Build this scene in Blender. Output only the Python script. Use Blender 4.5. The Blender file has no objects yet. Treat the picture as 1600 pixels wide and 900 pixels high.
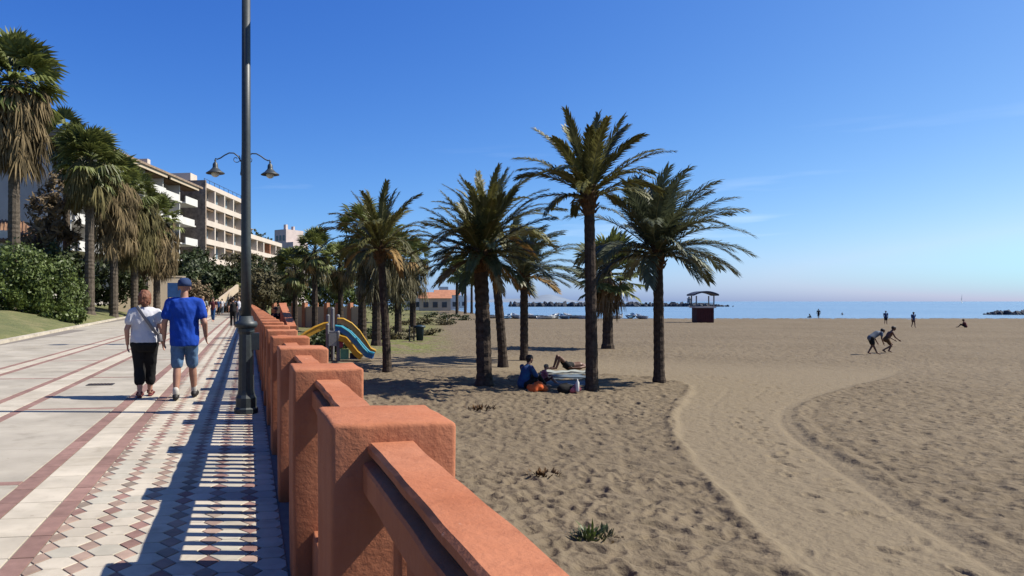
import bpy, bmesh, math, random
import numpy as np
from mathutils import Vector, Matrix, noise as mnoise

R = math.radians
random.seed(7)
rng = np.random.default_rng(7)
sc = bpy.context.scene
C = sc.collection

# ------------------------------------------------------------------ camera
YAW = math.atan((560 - 387) / 1150)          # turned a little to the right of the promenade's direction
EYE = 1.45
cam_d = bpy.data.cameras.new('camera')
cam = bpy.data.objects.new('camera', cam_d)
C.objects.link(cam)
cam.location = (0, 0, EYE)
cam.rotation_euler = (R(90), 0, -YAW)
cam_d.sensor_width = 36
cam_d.lens = 1150 / 1600 * 36
cam_d.shift_x = 0.15
cam_d.shift_y = 21 / 1600
cam_d.clip_start = 0.05
cam_d.clip_end = 60000
sc.camera = cam

# ------------------------------------------------------------------ sky, sun, exposure
SUN = Vector((0.907, -0.17, 1.0)).normalized()
w = bpy.data.worlds.new('World')
sc.world = w
w.use_nodes = True
nt = w.node_tree
nt.nodes.clear()
out = nt.nodes.new('ShaderNodeOutputWorld')
bg = nt.nodes.new('ShaderNodeBackground')
sky = nt.nodes.new('ShaderNodeTexSky')
sky.sky_type = 'NISHITA'
sky.sun_disc = False
sky.sun_elevation = math.asin(SUN.z)
sky.sun_rotation = math.atan2(SUN.x, SUN.y)
sky.air_density = 0.6
sky.dust_density = 1.0
sky.ozone_density = 3.0
# the film's response to the sky: each channel scaled and bent
sep = nt.nodes.new('ShaderNodeSeparateColor')
hsv = nt.nodes.new('ShaderNodeCombineColor')
nt.links.new(sky.outputs[0], sep.inputs[0])
for ch, (gain, power) in enumerate(((14.6, 1.6), (10.4, 1.19), (8.3, 0.652))):
    a = nt.nodes.new('ShaderNodeMath')
    a.operation = 'MULTIPLY'
    a.inputs[1].default_value = 0.1
    b = nt.nodes.new('ShaderNodeMath')
    b.operation = 'POWER'
    b.inputs[1].default_value = power
    c = nt.nodes.new('ShaderNodeMath')
    c.operation = 'MULTIPLY'
    c.inputs[1].default_value = gain
    d = nt.nodes.new('ShaderNodeMath')
    d.operation = 'MINIMUM'
    d.inputs[1].default_value = (0.38, 0.62, 0.75)[ch]
    nt.links.new(sep.outputs[ch], a.inputs[0])
    nt.links.new(a.outputs[0], d.inputs[0])
    nt.links.new(d.outputs[0], b.inputs[0])
    nt.links.new(b.outputs[0], c.inputs[0])
    nt.links.new(c.outputs[0], hsv.inputs[ch])
# thin cirrus low over the sea
tc = nt.nodes.new('ShaderNodeTexCoord')
mp = nt.nodes.new('ShaderNodeMapping')
mp.inputs['Scale'].default_value = (2.2, 2.2, 26)
nz = nt.nodes.new('ShaderNodeTexNoise')
nz.inputs['Scale'].default_value = 1.3
nz.inputs['Detail'].default_value = 5
rp = nt.nodes.new('ShaderNodeValToRGB')
rp.color_ramp.elements[0].position = 0.60
rp.color_ramp.elements[0].color = (0, 0, 0, 1)
rp.color_ramp.elements[1].position = 0.82
rp.color_ramp.elements[1].color = (0.42, 0.42, 0.42, 1)
mixc = nt.nodes.new('ShaderNodeMixRGB')
mixc.inputs['Color2'].default_value = (6.5, 7.2, 8.2, 1)
nt.links.new(tc.outputs['Generated'], mp.inputs['Vector'])
nt.links.new(mp.outputs[0], nz.inputs['Vector'])
nt.links.new(nz.outputs['Fac'], rp.inputs['Fac'])
low = nt.nodes.new('ShaderNodeSeparateXYZ')
nt.links.new(tc.outputs['Generated'], low.inputs[0])
lr = nt.nodes.new('ShaderNodeMapRange')          # the wisps keep low over the horizon
lr.inputs['From Min'].default_value = 0.22
lr.inputs['From Max'].default_value = 0.08
nt.links.new(low.outputs['Z'], lr.inputs['Value'])
cm = nt.nodes.new('ShaderNodeMath')
cm.operation = 'MULTIPLY'
nt.links.new(rp.outputs[0], cm.inputs[0])
nt.links.new(lr.outputs[0], cm.inputs[1])
nt.links.new(cm.outputs[0], mixc.inputs['Fac'])
nt.links.new(hsv.outputs[0], mixc.inputs['Color1'])
nt.links.new(mixc.outputs[0], bg.inputs['Color'])
bg.inputs['Strength'].default_value = 0.1
nt.links.new(bg.outputs[0], out.inputs['Surface'])

sun_d = bpy.data.lights.new('sun', 'SUN')
sun_d.energy = 5.0
sun_d.angle = R(0.53)
sun_d.color = (1.0, 0.93, 0.82)
sun = bpy.data.objects.new('sun', sun_d)
C.objects.link(sun)
sun.rotation_euler = SUN.to_track_quat('Z', 'Y').to_euler()

sc.view_settings.view_transform = 'Standard'
sc.view_settings.look = 'None'
sc.view_settings.exposure = 0.8
sc.view_settings.gamma = 1.0
sc.render.engine = 'CYCLES'
sc.cycles.max_bounces = 6
sc.cycles.transparent_max_bounces = 8


# ------------------------------------------------------------------ places: a point of the photo at a height / at a depth
SA, CA = math.sin(YAW), math.cos(YAW)


def depth_xy(px, t):
    u = (px - 560) / 1150
    return (t * (SA + u * CA), t * (CA - u * SA))


def at_depth(px, py, t):
    x, y = depth_xy(px, t)
    return Vector((x, y, EYE + t * (471 - py) / 1150))


def at_height(px, py, z):
    t = (EYE - z) * 1150 / (py - 471)
    x, y = depth_xy(px, t)
    return Vector((x, y, z))


def sstep(a, b, x):
    t = np.clip((x - a) / (b - a), 0, 1)
    return t * t * (3 - 2 * t)


# ------------------------------------------------------------------ materials
def _noise(t, co, scale, detail=5, rough=0.55):
    n = t.nodes.new('ShaderNodeTexNoise')
    n.inputs['Scale'].default_value = scale
    n.inputs['Detail'].default_value = detail
    n.inputs['Roughness'].default_value = rough
    t.links.new(co, n.inputs['Vector'])
    return n.outputs['Fac']


def _ramp(t, fac, stops):
    r = t.nodes.new('ShaderNodeValToRGB')
    e = r.color_ramp.elements
    while len(e) < len(stops):
        e.new(0.5)
    for k, (pos, col) in enumerate(stops):
        e[k].position = pos
        e[k].color = (*col, 1)
    t.links.new(fac, r.inputs['Fac'])
    return r.outputs[0]


def _mix(t, fac, a, b, mode='MIX'):
    m = t.nodes.new('ShaderNodeMixRGB')
    m.blend_type = mode
    for s, v in ((0, fac), (1, a), (2, b)):
        if hasattr(v, 'links'):
            t.links.new(v, m.inputs[s])
        elif isinstance(v, (int, float)):
            m.inputs[s].default_value = v if s == 0 else (v, v, v, 1)
        else:
            m.inputs[s].default_value = (*v, 1)
    return m.outputs[0]


MATS = {}


def mat(name, col, rough=0.85, var=0.12, scale=8.0, bump=0.0, bscale=60.0, spec=0.3, metal=0.0,
        translucent=0.0, col2=None, coat=0.0, detail=5, obj_random=0.0, worn=0.0):
    if name in MATS:
        return MATS[name]
    if not translucent:
        col = [c * 0.67 for c in col]
        col2 = [c * 0.67 for c in col2] if col2 else None
    m = bpy.data.materials.new(name)
    m.use_nodes = True
    t = m.node_tree
    p = t.nodes['Principled BSDF']
    p.inputs['Roughness'].default_value = rough
    p.inputs['Specular IOR Level'].default_value = spec
    p.inputs['Metallic'].default_value = metal
    p.inputs['Coat Weight'].default_value = coat
    co = t.nodes.new('ShaderNodeTexCoord')
    n1 = t.nodes.new('ShaderNodeTexNoise')
    n1.inputs['Scale'].default_value = scale
    n1.inputs['Detail'].default_value = detail
    n1.inputs['Roughness'].default_value = 0.6
    vec = co.outputs['Object']
    if worn:                                  # one continuous pattern over the whole pavement
        vec = t.nodes.new('ShaderNodeNewGeometry').outputs['Position']
    t.links.new(vec, n1.inputs['Vector'])
    ramp = t.nodes.new('ShaderNodeValToRGB')
    ramp.color_ramp.elements[0].position = 0.3
    ramp.color_ramp.elements[1].position = 0.7
    a = [max(0, c * (1 - var)) for c in col]
    b = list(col2) if col2 else [min(1, c * (1 + var)) for c in col]
    ramp.color_ramp.elements[0].color = (*a, 1)
    ramp.color_ramp.elements[1].color = (*b, 1)
    t.links.new(n1.outputs['Fac'], ramp.inputs['Fac'])
    colout = ramp.outputs[0]
    if obj_random:
        oi = t.nodes.new('ShaderNodeObjectInfo')
        mr = t.nodes.new('ShaderNodeMapRange')
        mr.inputs['To Min'].default_value = 1 - obj_random
        mr.inputs['To Max'].default_value = 1 + obj_random
        t.links.new(oi.outputs['Random'], mr.inputs['Value'])
        hs = t.nodes.new('ShaderNodeHueSaturation')
        t.links.new(mr.outputs[0], hs.inputs['Value'])
        t.links.new(colout, hs.inputs['Color'])
        colout = hs.outputs[0]
    if worn:
        for sc_, lo, hi, amt in ((0.55, .45, .70, .30), (3.2, .55, .72, .28), (17.0, .66, .70, .45)):
            st = _ramp(t, _noise(t, vec, sc_, 6, .62), [(lo, (1, 1, 1)), (hi, (1 - amt * worn, 1 - amt * worn * 1.05, 1 - amt * worn * 1.15))])
            colout = _mix(t, 1.0, colout, st, 'MULTIPLY')
    t.links.new(colout, p.inputs['Base Color'])
    if bump:
        n2 = t.nodes.new('ShaderNodeTexNoise')
        n2.inputs['Scale'].default_value = bscale
        n2.inputs['Detail'].default_value = 6
        t.links.new(vec, n2.inputs['Vector'])
        bp = t.nodes.new('ShaderNodeBump')
        bp.inputs['Strength'].default_value = 1.0
        bp.inputs['Distance'].default_value = bump
        t.links.new(n2.outputs['Fac'], bp.inputs['Height'])
        t.links.new(bp.outputs[0], p.inputs['Normal'])
    if translucent:
        tr = t.nodes.new('ShaderNodeBsdfTranslucent')
        t.links.new(colout, tr.inputs['Color'])
        mx = t.nodes.new('ShaderNodeMixShader')
        mx.inputs[0].default_value = translucent
        t.links.new(p.outputs[0], mx.inputs[1])
        t.links.new(tr.outputs[0], mx.inputs[2])
        t.links.new(mx.outputs[0], t.nodes['Material Output'].inputs['Surface'])
    MATS[name] = m
    return m


M = dict(
    terracotta=mat('terracotta stucco', (0.47, 0.165, 0.085), 0.9, 0.12, 4, 0.0025, 70, 0.12, col2=(0.58, 0.235, 0.13)),
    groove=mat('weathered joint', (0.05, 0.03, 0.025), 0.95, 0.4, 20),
    concrete=mat('grey concrete', (0.33, 0.31, 0.28), 0.9, 0.12, 3, 0.003, 90, 0.2),
    grout=mat('grout', (0.24, 0.21, 0.18), 0.95, 0.15, 9),
    slab=mat('pale slab', (0.47, 0.425, 0.35), 0.85, 0.17, 1.3, 0.0015, 120, 0.25, obj_random=0.05, detail=8, worn=0.8),
    cream=mat('cream tile', (0.60, 0.535, 0.43), 0.75, 0.13, 3.5, 0.001, 140, 0.3, obj_random=0.08, worn=0.8),
    red=mat('red border tile', (0.31, 0.185, 0.155), 0.8, 0.18, 9, 0.0015, 140, 0.25, obj_random=0.14, worn=0.6),
    tan=mat('tan tile', (0.40, 0.285, 0.225), 0.8, 0.15, 10, 0.001, 140, 0.25, obj_random=0.16, worn=0.6),
    brown=mat('brown tile', (0.30, 0.24, 0.19), 0.8, 0.15, 10, 0.001, 140, 0.25, obj_random=0.2, worn=0.6),
    greentile=mat('pale grey tile', (0.53, 0.49, 0.40), 0.75, 0.09, 8, 0.001, 140, 0.3, obj_random=0.08, worn=0.8),
    lamp=mat('dark green lamp paint', (0.035, 0.045, 0.048), 0.5, 0.25, 20, 0.0008, 60, 0.5),
    glass=mat('lantern glass', (0.75, 0.72, 0.62), 0.25, 0.05, 5, spec=0.5),
    bark=mat('palm bark', (0.06, 0.045, 0.036), 0.95, 0.45, 7, 0.02, 14, 0.1, col2=(0.105, 0.08, 0.062)),
    barkl=mat('fan palm bark', (0.11, 0.088, 0.068), 0.95, 0.35, 5, 0.03, 12, 0.1, col2=(0.17, 0.14, 0.11)),
    boots=mat('palm leaf bases', (0.12, 0.07, 0.035), 0.95, 0.4, 12, 0.02, 30, 0.1),
    frond=mat('date frond', (0.075, 0.078, 0.02), 0.5, 0.3, 2.5, spec=0.35, translucent=0.25, col2=(0.145, 0.135, 0.042), obj_random=0.3),
    frond2=mat('greyish date frond', (0.058, 0.07, 0.035), 0.5, 0.25, 2.5, spec=0.4, translucent=0.2, col2=(0.11, 0.125, 0.07), obj_random=0.25),
    rachis=mat('frond rib', (0.22, 0.19, 0.075), 0.6, 0.2, 6),
    frondry=mat('dry frond', (0.24, 0.15, 0.055), 0.8, 0.3, 3, translucent=0.15, obj_random=0.2),
    fan=mat('fan leaf', (0.06, 0.082, 0.022), 0.5, 0.3, 2, spec=0.35, translucent=0.25, col2=(0.15, 0.165, 0.045), obj_random=0.35),
    skirt=mat('dead fan leaves', (0.085, 0.065, 0.03), 0.9, 0.5, 0.9, translucent=0.12, col2=(0.225, 0.165, 0.085)),
    skirt2=mat('olive brown old leaves', (0.085, 0.078, 0.028), 0.85, 0.5, 0.9, translucent=0.18, col2=(0.185, 0.155, 0.062)),
    leafd=mat('dark leaves', (0.028, 0.042, 0.014), 0.55, 0.4, 1.2, spec=0.3, translucent=0.2, col2=(0.06, 0.08, 0.028)),
    leafm=mat('mid green leaves', (0.058, 0.09, 0.02), 0.5, 0.4, 1.1, spec=0.35, translucent=0.25, col2=(0.125, 0.165, 0.04)),
    leafo=mat('olive leaves', (0.085, 0.082, 0.035), 0.7, 0.4, 1.2, translucent=0.2, col2=(0.16, 0.135, 0.07)),
    leafb=mat('brown dry leaves', (0.14, 0.10, 0.055), 0.8, 0.4, 1.2, translucent=0.15, col2=(0.23, 0.17, 0.10)),
    wood=mat('twig wood', (0.09, 0.065, 0.045), 0.9, 0.3, 8),
    rock=mat('breakwater rock', (0.06, 0.068, 0.085), 0.95, 0.4, 0.6, 0.05, 3),
    white=mat('white render', (0.72, 0.70, 0.66), 0.85, 0.06, 0.6),
    creamw=mat('cream render', (0.60, 0.49, 0.36), 0.9, 0.08, 0.5, 0.004, 20),
    pinkw=mat('pink white render', (0.66, 0.57, 0.49), 0.9, 0.08, 0.5),
    greyw=mat('grey lilac render', (0.50, 0.46, 0.44), 0.9, 0.1, 0.5),
    pinkgrey=mat('pink grey render', (0.62, 0.52, 0.49), 0.9, 0.12, 0.4),
    stone=mat('brown stone', (0.34, 0.27, 0.215), 0.95, 0.45, 1.6, 0.08, 2.5),
    rooftile=mat('clay roof tile', (0.26, 0.145, 0.085), 0.9, 0.3, 1.5, 0.03, 8),
    orangeroof=mat('orange roof', (0.48, 0.21, 0.12), 0.9, 0.2, 1.0),
    brownbeam=mat('brown eaves', (0.30, 0.22, 0.16), 0.9, 0.3, 2),
    pane=mat('window glass', (0.03, 0.045, 0.06), 0.08, 0.2, 1, spec=0.6, obj_random=0.3),
    panel=mat('pale window glass', (0.22, 0.33, 0.40), 0.12, 0.2, 1, spec=0.6),
    shade=mat('brown awning', (0.16, 0.10, 0.055), 0.9, 0.2, 2),
    rail=mat('dark rail', (0.04, 0.04, 0.045), 0.6, 0.2, 3),
    signblue=mat('blue sign', (0.03, 0.10, 0.28), 0.5, 0.2, 3),
    bin=mat('dark blue bin', (0.012, 0.035, 0.055), 0.5, 0.3, 6),
    yellow=mat('yellow slide plastic', (0.72, 0.40, 0.03), 0.35, 0.12, 5, spec=0.5),
    orange=mat('orange slide plastic', (0.75, 0.33, 0.09), 0.35, 0.12, 5, spec=0.5),
    blue=mat('blue slide plastic', (0.01, 0.16, 0.42), 0.3, 0.15, 5, spec=0.5),
    cyan=mat('turquoise slide edge', (0.06, 0.42, 0.55), 0.35, 0.12, 5, spec=0.5),
    green=mat('green panel', (0.12, 0.38, 0.22), 0.4, 0.12, 5, spec=0.5),
    redp=mat('red panel', (0.35, 0.03, 0.06), 0.4, 0.12, 5, spec=0.5),
    post=mat('grey play post', (0.2, 0.2, 0.21), 0.6, 0.1, 5),
    oxred=mat('oxblood cabin boards', (0.075, 0.016, 0.016), 0.8, 0.25, 2),
    navy=mat('navy canopy', (0.03, 0.04, 0.075), 0.7, 0.2, 2),
    boatw=mat('white boat paint', (0.50, 0.53, 0.56), 0.5, 0.1, 2),
    boatb=mat('blue boat paint', (0.10, 0.22, 0.38), 0.5, 0.1, 2),
    boatd=mat('dark boat interior', (0.05, 0.05, 0.055), 0.8, 0.2, 2),
    skin=mat('skin', (0.42, 0.22, 0.15), 0.55, 0.12, 8, spec=0.35),
    skinp=mat('pale pink skin', (0.52, 0.28, 0.20), 0.55, 0.1, 8, spec=0.35),
    skind=mat('tanned skin', (0.16, 0.075, 0.045), 0.55, 0.12, 8, spec=0.35),
    hair_r=mat('ginger hair', (0.22, 0.085, 0.045), 0.6, 0.4, 40, 0.006, 120),
    hair_d=mat('dark hair', (0.02, 0.014, 0.012), 0.6, 0.4, 40, 0.006, 120),
    hair_b=mat('fair hair', (0.32, 0.21, 0.12), 0.6, 0.4, 40, 0.006, 120),
    tee_w=mat('white cotton', (0.66, 0.66, 0.70), 0.9, 0.06, 10, 0.012, 12),
    tee_b=mat('royal blue cotton', (0.004, 0.055, 0.40), 0.9, 0.2, 6, 0.012, 10),
    denim=mat('washed denim', (0.10, 0.19, 0.33), 0.9, 0.22, 14, 0.008, 14),
    black=mat('black cloth', (0.008, 0.008, 0.009), 0.9, 0.3, 10, 0.01, 12),
    capblue=mat('navy cap cloth', (0.02, 0.045, 0.13), 0.85, 0.2, 20),
    strap=mat('grey strap', (0.22, 0.22, 0.24), 0.8, 0.1, 20),
    shoe=mat('dark shoe', (0.02, 0.018, 0.018), 0.6, 0.3, 20),
    sole=mat('pale sole', (0.55, 0.53, 0.48), 0.8, 0.1, 20),
    sandal=mat('dark red sandal', (0.16, 0.03, 0.035), 0.6, 0.2, 20),
    clothr=mat('maroon cloth', (0.10, 0.02, 0.025), 0.9, 0.2, 10),
    clotho=mat('orange cloth', (0.75, 0.14, 0.03), 0.85, 0.2, 8, 0.02, 9),
    clothp=mat('violet blue cloth', (0.035, 0.04, 0.19), 0.9, 0.3, 7, 0.01, 10, col2=(0.02, 0.12, 0.25)),
    clothpk=mat('pink cloth', (0.50, 0.14, 0.17), 0.9, 0.2, 8),
    clothg=mat('grey blue cloth', (0.13, 0.16, 0.20), 0.9, 0.2, 8),
    towel=mat('pale towel', (0.36, 0.38, 0.35), 0.95, 0.1, 10, 0.01, 30),
    towelb=mat('blue grey towel', (0.12, 0.16, 0.20), 0.95, 0.15, 10, 0.01, 30),
)


def surface_material(name, builder):
    m = bpy.data.materials.new(name)
    m.use_nodes = True
    builder(m.node_tree, m.node_tree.nodes['Principled BSDF'])
    return m


def sand_nodes(t, p):
    co = t.nodes.new('ShaderNodeTexCoord').outputs['Object']
    big = _ramp(t, _noise(t, co, 0.12, 4), [(0.3, (0.125, 0.097, 0.064)), (0.7, (0.150, 0.118, 0.079))])
    mid = _ramp(t, _noise(t, co, 2.2, 6), [(0.3, (0.86, 0.86, 0.86)), (0.7, (1.08, 1.08, 1.08))])
    c = _mix(t, 1.0, big, mid, 'MULTIPLY')
    at = t.nodes.new('ShaderNodeAttribute')
    at.attribute_name = 'packed'
    c = _mix(t, at.outputs['Fac'], c, (0.172, 0.137, 0.091))
    wet = t.nodes.new('ShaderNodeAttribute')
    wet.attribute_name = 'wet'
    c = _mix(t, wet.outputs['Fac'], c, (0.085, 0.072, 0.058))
    gr = t.nodes.new('ShaderNodeAttribute')
    gr.attribute_name = 'grass'
    gn = _ramp(t, _noise(t, co, 0.9, 6), [(0.38, (0, 0, 0)), (0.52, (1, 1, 1))])
    gm = _mix(t, 1.0, gn, gr.outputs['Fac'], 'MULTIPLY')
    c = _mix(t, gm, c, (0.12, 0.125, 0.045))
    t.links.new(c, p.inputs['Base Color'])
    p.inputs['Roughness'].default_value = 0.95
    p.inputs['Specular IOR Level'].default_value = 0.1
    b1 = t.nodes.new('ShaderNodeBump')
    b1.inputs['Distance'].default_value = 0.03
    t.links.new(_noise(t, co, 14, 6), b1.inputs['Height'])
    b0 = t.nodes.new('ShaderNodeBump')
    t.links.new(_noise(t, co, 4.5, 3), b0.inputs['Height'])
    rg = t.nodes.new('ShaderNodeMath')
    rg.operation = 'MULTIPLY_ADD'
    rg.inputs[1].default_value = -0.034
    rg.inputs[2].default_value = 0.040
    t.links.new(at.outputs['Fac'], rg.inputs[0])
    t.links.new(rg.outputs[0], b0.inputs['Distance'])
    vo = t.nodes.new('ShaderNodeTexVoronoi')
    vo.inputs['Scale'].default_value = 3.6
    t.links.new(co, vo.inputs['Vector'])
    vr = t.nodes.new('ShaderNodeMapRange')
    vr.inputs['From Min'].default_value = 0.05
    vr.inputs['From Max'].default_value = 0.45
    t.links.new(vo.outputs['Distance'], vr.inputs['Value'])
    bv = t.nodes.new('ShaderNodeBump')
    t.links.new(vr.outputs[0], bv.inputs['Height'])
    t.links.new(rg.outputs[0], bv.inputs['Distance'])
    t.links.new(b0.outputs[0], bv.inputs['Normal'])
    t.links.new(bv.outputs[0], b1.inputs['Normal'])
    b2 = t.nodes.new('ShaderNodeBump')
    b2.inputs['Distance'].default_value = 0.004
    t.links.new(_noise(t, co, 120, 3), b2.inputs['Height'])
    t.links.new(b1.outputs[0], b2.inputs['Normal'])
    t.links.new(b2.outputs[0], p.inputs['Normal'])


def sea_nodes(t, p):
    co = t.nodes.new('ShaderNodeTexCoord').outputs['Object']
    mp = t.nodes.new('ShaderNodeMapping')
    mp.inputs['Rotation'].default_value = (0, 0, YAW)
    mp.inputs['Scale'].default_value = (0.25, 1, 1)
    t.links.new(co, mp.inputs['Vector'])
    c = _ramp(t, _noise(t, mp.outputs[0], 0.02, 4), [(0.3, (0.11, 0.18, 0.25)), (0.7, (0.15, 0.22, 0.29))])
    t.links.new(c, p.inputs['Base Color'])
    p.inputs['Roughness'].default_value = 0.25
    p.inputs['IOR'].default_value = 1.33
    b = t.nodes.new('ShaderNodeBump')
    b.inputs['Distance'].default_value = 0.5
    t.links.new(_noise(t, mp.outputs[0], 0.5, 6), b.inputs['Height'])
    t.links.new(b.outputs[0], p.inputs['Normal'])


def lawn_nodes(t, p):
    co = t.nodes.new('ShaderNodeTexCoord').outputs['Object']
    c = _ramp(t, _noise(t, co, 0.7, 7, 0.7), [(0.3, (0.055, 0.07, 0.018)), (0.5, (0.10, 0.105, 0.035)), (0.72, (0.17, 0.145, 0.065))])
    t.links.new(c, p.inputs['Base Color'])
    p.inputs['Roughness'].default_value = 0.95
    b = t.nodes.new('ShaderNodeBump')
    b.inputs['Distance'].default_value = 0.08
    t.links.new(_noise(t, co, 9, 6), b.inputs['Height'])
    t.links.new(b.outputs[0], p.inputs['Normal'])


def terracotta_nodes(t, p):
    tcn = t.nodes.new('ShaderNodeNewGeometry')
    co = tcn.outputs['Position']
    c = _ramp(t, _noise(t, co, 2.3, 6, .6), [(0.3, (0.30, 0.10, 0.046)), (0.55, (0.345, 0.133, 0.07)), (0.75, (0.38, 0.158, 0.088))])
    flake = _ramp(t, _noise(t, co, 26, 5, .7), [(0.66, (0, 0, 0)), (0.70, (1, 1, 1))])
    patch = _ramp(t, _noise(t, co, 1.7, 4, .6), [(0.50, (0, 0, 0)), (0.62, (1, 1, 1))])
    c = _mix(t, _mix(t, 1.0, flake, patch, 'MULTIPLY'), c, (0.42, 0.22, 0.15))
    mp = t.nodes.new('ShaderNodeMapping')
    mp.inputs['Scale'].default_value = (7, 7, 0.55)
    t.links.new(co, mp.inputs['Vector'])
    drip = _ramp(t, _noise(t, mp.outputs[0], 1.6, 6, .65), [(0.50, (0, 0, 0)), (0.76, (0.5, 0.5, 0.5))])
    c = _mix(t, drip, c, (0.20, 0.066, 0.034))
    spot = _ramp(t, _noise(t, co, 9, 6, .75), [(0.62, (0, 0, 0)), (0.74, (0.4, 0.4, 0.4))])
    c = _mix(t, spot, c, (0.17, 0.068, 0.042))
    t.links.new(c, p.inputs['Base Color'])
    p.inputs['Roughness'].default_value = 0.9
    p.inputs['Specular IOR Level'].default_value = 0.15
    b1 = t.nodes.new('ShaderNodeBump')
    b1.inputs['Distance'].default_value = 0.004
    t.links.new(_noise(t, co, 45, 6, .65), b1.inputs['Height'])
    b2 = t.nodes.new('ShaderNodeBump')
    b2.inputs['Distance'].default_value = 0.006
    t.links.new(_noise(t, co, 7, 3), b2.inputs['Height'])
    t.links.new(b1.outputs[0], b2.inputs['Normal'])
    t.links.new(b2.outputs[0], p.inputs['Normal'])


M['terracotta'] = surface_material('worn terracotta stucco', terracotta_nodes)
M['sand'] = surface_material('sand', sand_nodes)
M['sea'] = surface_material('sea water', sea_nodes)
M['lawn'] = surface_material('lawn', lawn_nodes)


# ------------------------------------------------------------------ mesh helpers
class MB:
    """collects shapes into one mesh"""

    def __init__(self):
        self.v, self.f = [], []

    def add(self, vs, fs):
        o = len(self.v)
        self.v += [tuple(a) for a in vs]
        self.f += [tuple(i + o for i in f) for f in fs]
        return self

    def box(self, lo, hi, rz=0, piv=None):
        x0, y0, z0 = lo
        x1, y1, z1 = hi
        vs = [(x0, y0, z0), (x1, y0, z0), (x1, y1, z0), (x0, y1, z0), (x0, y0, z1), (x1, y0, z1), (x1, y1, z1), (x0, y1, z1)]
        if rz:
            px, py = piv or ((x0 + x1) / 2, (y0 + y1) / 2)
            c, s = math.cos(rz), math.sin(rz)
            vs = [(px + (x - px) * c - (y - py) * s, py + (x - px) * s + (y - py) * c, z) for x, y, z in vs]
        return self.add(vs, [(0, 3, 2, 1), (4, 5, 6, 7), (0, 1, 5, 4), (1, 2, 6, 5), (2, 3, 7, 6), (3, 0, 4, 7)])

    def prism(self, poly, y0, y1):
        """polygon in x,z pushed along y"""
        n = len(poly)
        vs = [(x, y0, z) for x, z in poly] + [(x, y1, z) for x, z in poly]
        fs = [tuple(range(n)), tuple(range(2 * n - 1, n - 1, -1))]
        fs += [(i, i + n, (i + 1) % n + n, (i + 1) % n) for i in range(n)]
        return self.add(vs, fs)

    def tube(self, pts, rad, n=8, cap=True, squash=1.0):
        pts = [Vector(p) for p in pts]
        if not hasattr(rad, '__len__'):
            rad = [rad] * len(pts)
        vs, fs = [], []
        up = Vector((0.013, 0.021, 1)).normalized()
        prev = None
        for i, p in enumerate(pts):
            d = (pts[min(i + 1, len(pts) - 1)] - pts[max(i - 1, 0)])
            d = d.normalized() if d.length > 1e-9 else Vector((0, 0, 1))
            if prev is None:
                a = d.cross(up)
                if a.length < 0.05:
                    a = d.cross(Vector((1, 0, 0)))
            else:
                a = prev - d * prev.dot(d)
            a.normalize()
            prev = a
            b = d.cross(a)
            for k in range(n):
                th = 2 * math.pi * k / n
                vs.append(p + (a * math.cos(th) + b * math.sin(th) * squash) * rad[i])
        for i in range(len(pts) - 1):
            for k in range(n):
                fs.append((i * n + k, i * n + (k + 1) % n, (i + 1) * n + (k + 1) % n, (i + 1) * n + k))
        if cap:
            fs.append(tuple(range(n - 1, -1, -1)))
            fs.append(tuple((len(pts) - 1) * n + k for k in range(n)))
        return self.add(vs, fs)

    def lathe(self, prof, c=(0, 0, 0), n=16):
        vs, fs = [], []
        for r, z in prof:
            for k in range(n):
                th = 2 * math.pi * k / n
                vs.append((c[0] + r * math.cos(th), c[1] + r * math.sin(th), c[2] + z))
        for i in range(len(prof) - 1):
            for k in range(n):
                fs.append((i * n + k, i * n + (k + 1) % n, (i + 1) * n + (k + 1) % n, (i + 1) * n + k))
        fs.append(tuple(range(n - 1, -1, -1)))
        fs.append(tuple((len(prof) - 1) * n + k for k in range(n)))
        return self.add(vs, fs)

    def capsule(self, p0, p1, r0, r1, n=12, squash=1.0):
        p0, p1 = Vector(p0), Vector(p1)
        d = p1 - p0
        L = max(d.length, 1e-6)
        d = d / L
        pts, rad = [], []
        for k in (90, 60, 30):
            pts.append(p0 - d * r0 * math.sin(R(k)))
            rad.append(max(r0 * math.cos(R(k)), 0.0008))
        pts += [p0, p1]
        rad += [r0, r1]
        for k in (30, 60, 90):
            pts.append(p1 + d * r1 * math.sin(R(k)))
            rad.append(max(r1 * math.cos(R(k)), 0.0008))
        return self.tube(pts, rad, n, True, squash)

    def rings(self, rs, n=20):
        """stack of ellipses (x, y, z, rx, ry)"""
        vs, fs = [], []
        for x, y, z, rx, ry in rs:
            for k in range(n):
                th = 2 * math.pi * k / n
                vs.append((x + rx * math.cos(th), y + ry * math.sin(th), z))
        for i in range(len(rs) - 1):
            for k in range(n):
                fs.append((i * n + k, i * n + (k + 1) % n, (i + 1) * n + (k + 1) % n, (i + 1) * n + k))
        fs.append(tuple(range(n - 1, -1, -1)))
        fs.append(tuple((len(rs) - 1) * n + k for k in range(n)))
        return self.add(vs, fs)

    def mesh(self, name, m, smooth=False):
        me = bpy.data.meshes.new(name)
        me.from_pydata(self.v, [], self.f)
        me.materials.append(m)
        if smooth:
            me.polygons.foreach_set('use_smooth', [True] * len(me.polygons))
        me.update()
        return me

    def build(self, name, m, parent=None, smooth=False, **kw):
        return link(name, self.mesh(name, m, smooth), parent, **kw)


def link(name, me, parent=None, label=None, cat=None, group=None, kind=None, loc=None, rot=None):
    o = bpy.data.objects.new(name, me)
    C.objects.link(o)
    if parent is not None:
        o.parent = parent
    if loc is not None:
        o.location = loc
    if rot is not None:
        o.rotation_euler = rot
    for k, v in (('label', label), ('category', cat), ('group', group), ('kind', kind)):
        if v:
            o[k] = v
    return o


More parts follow.
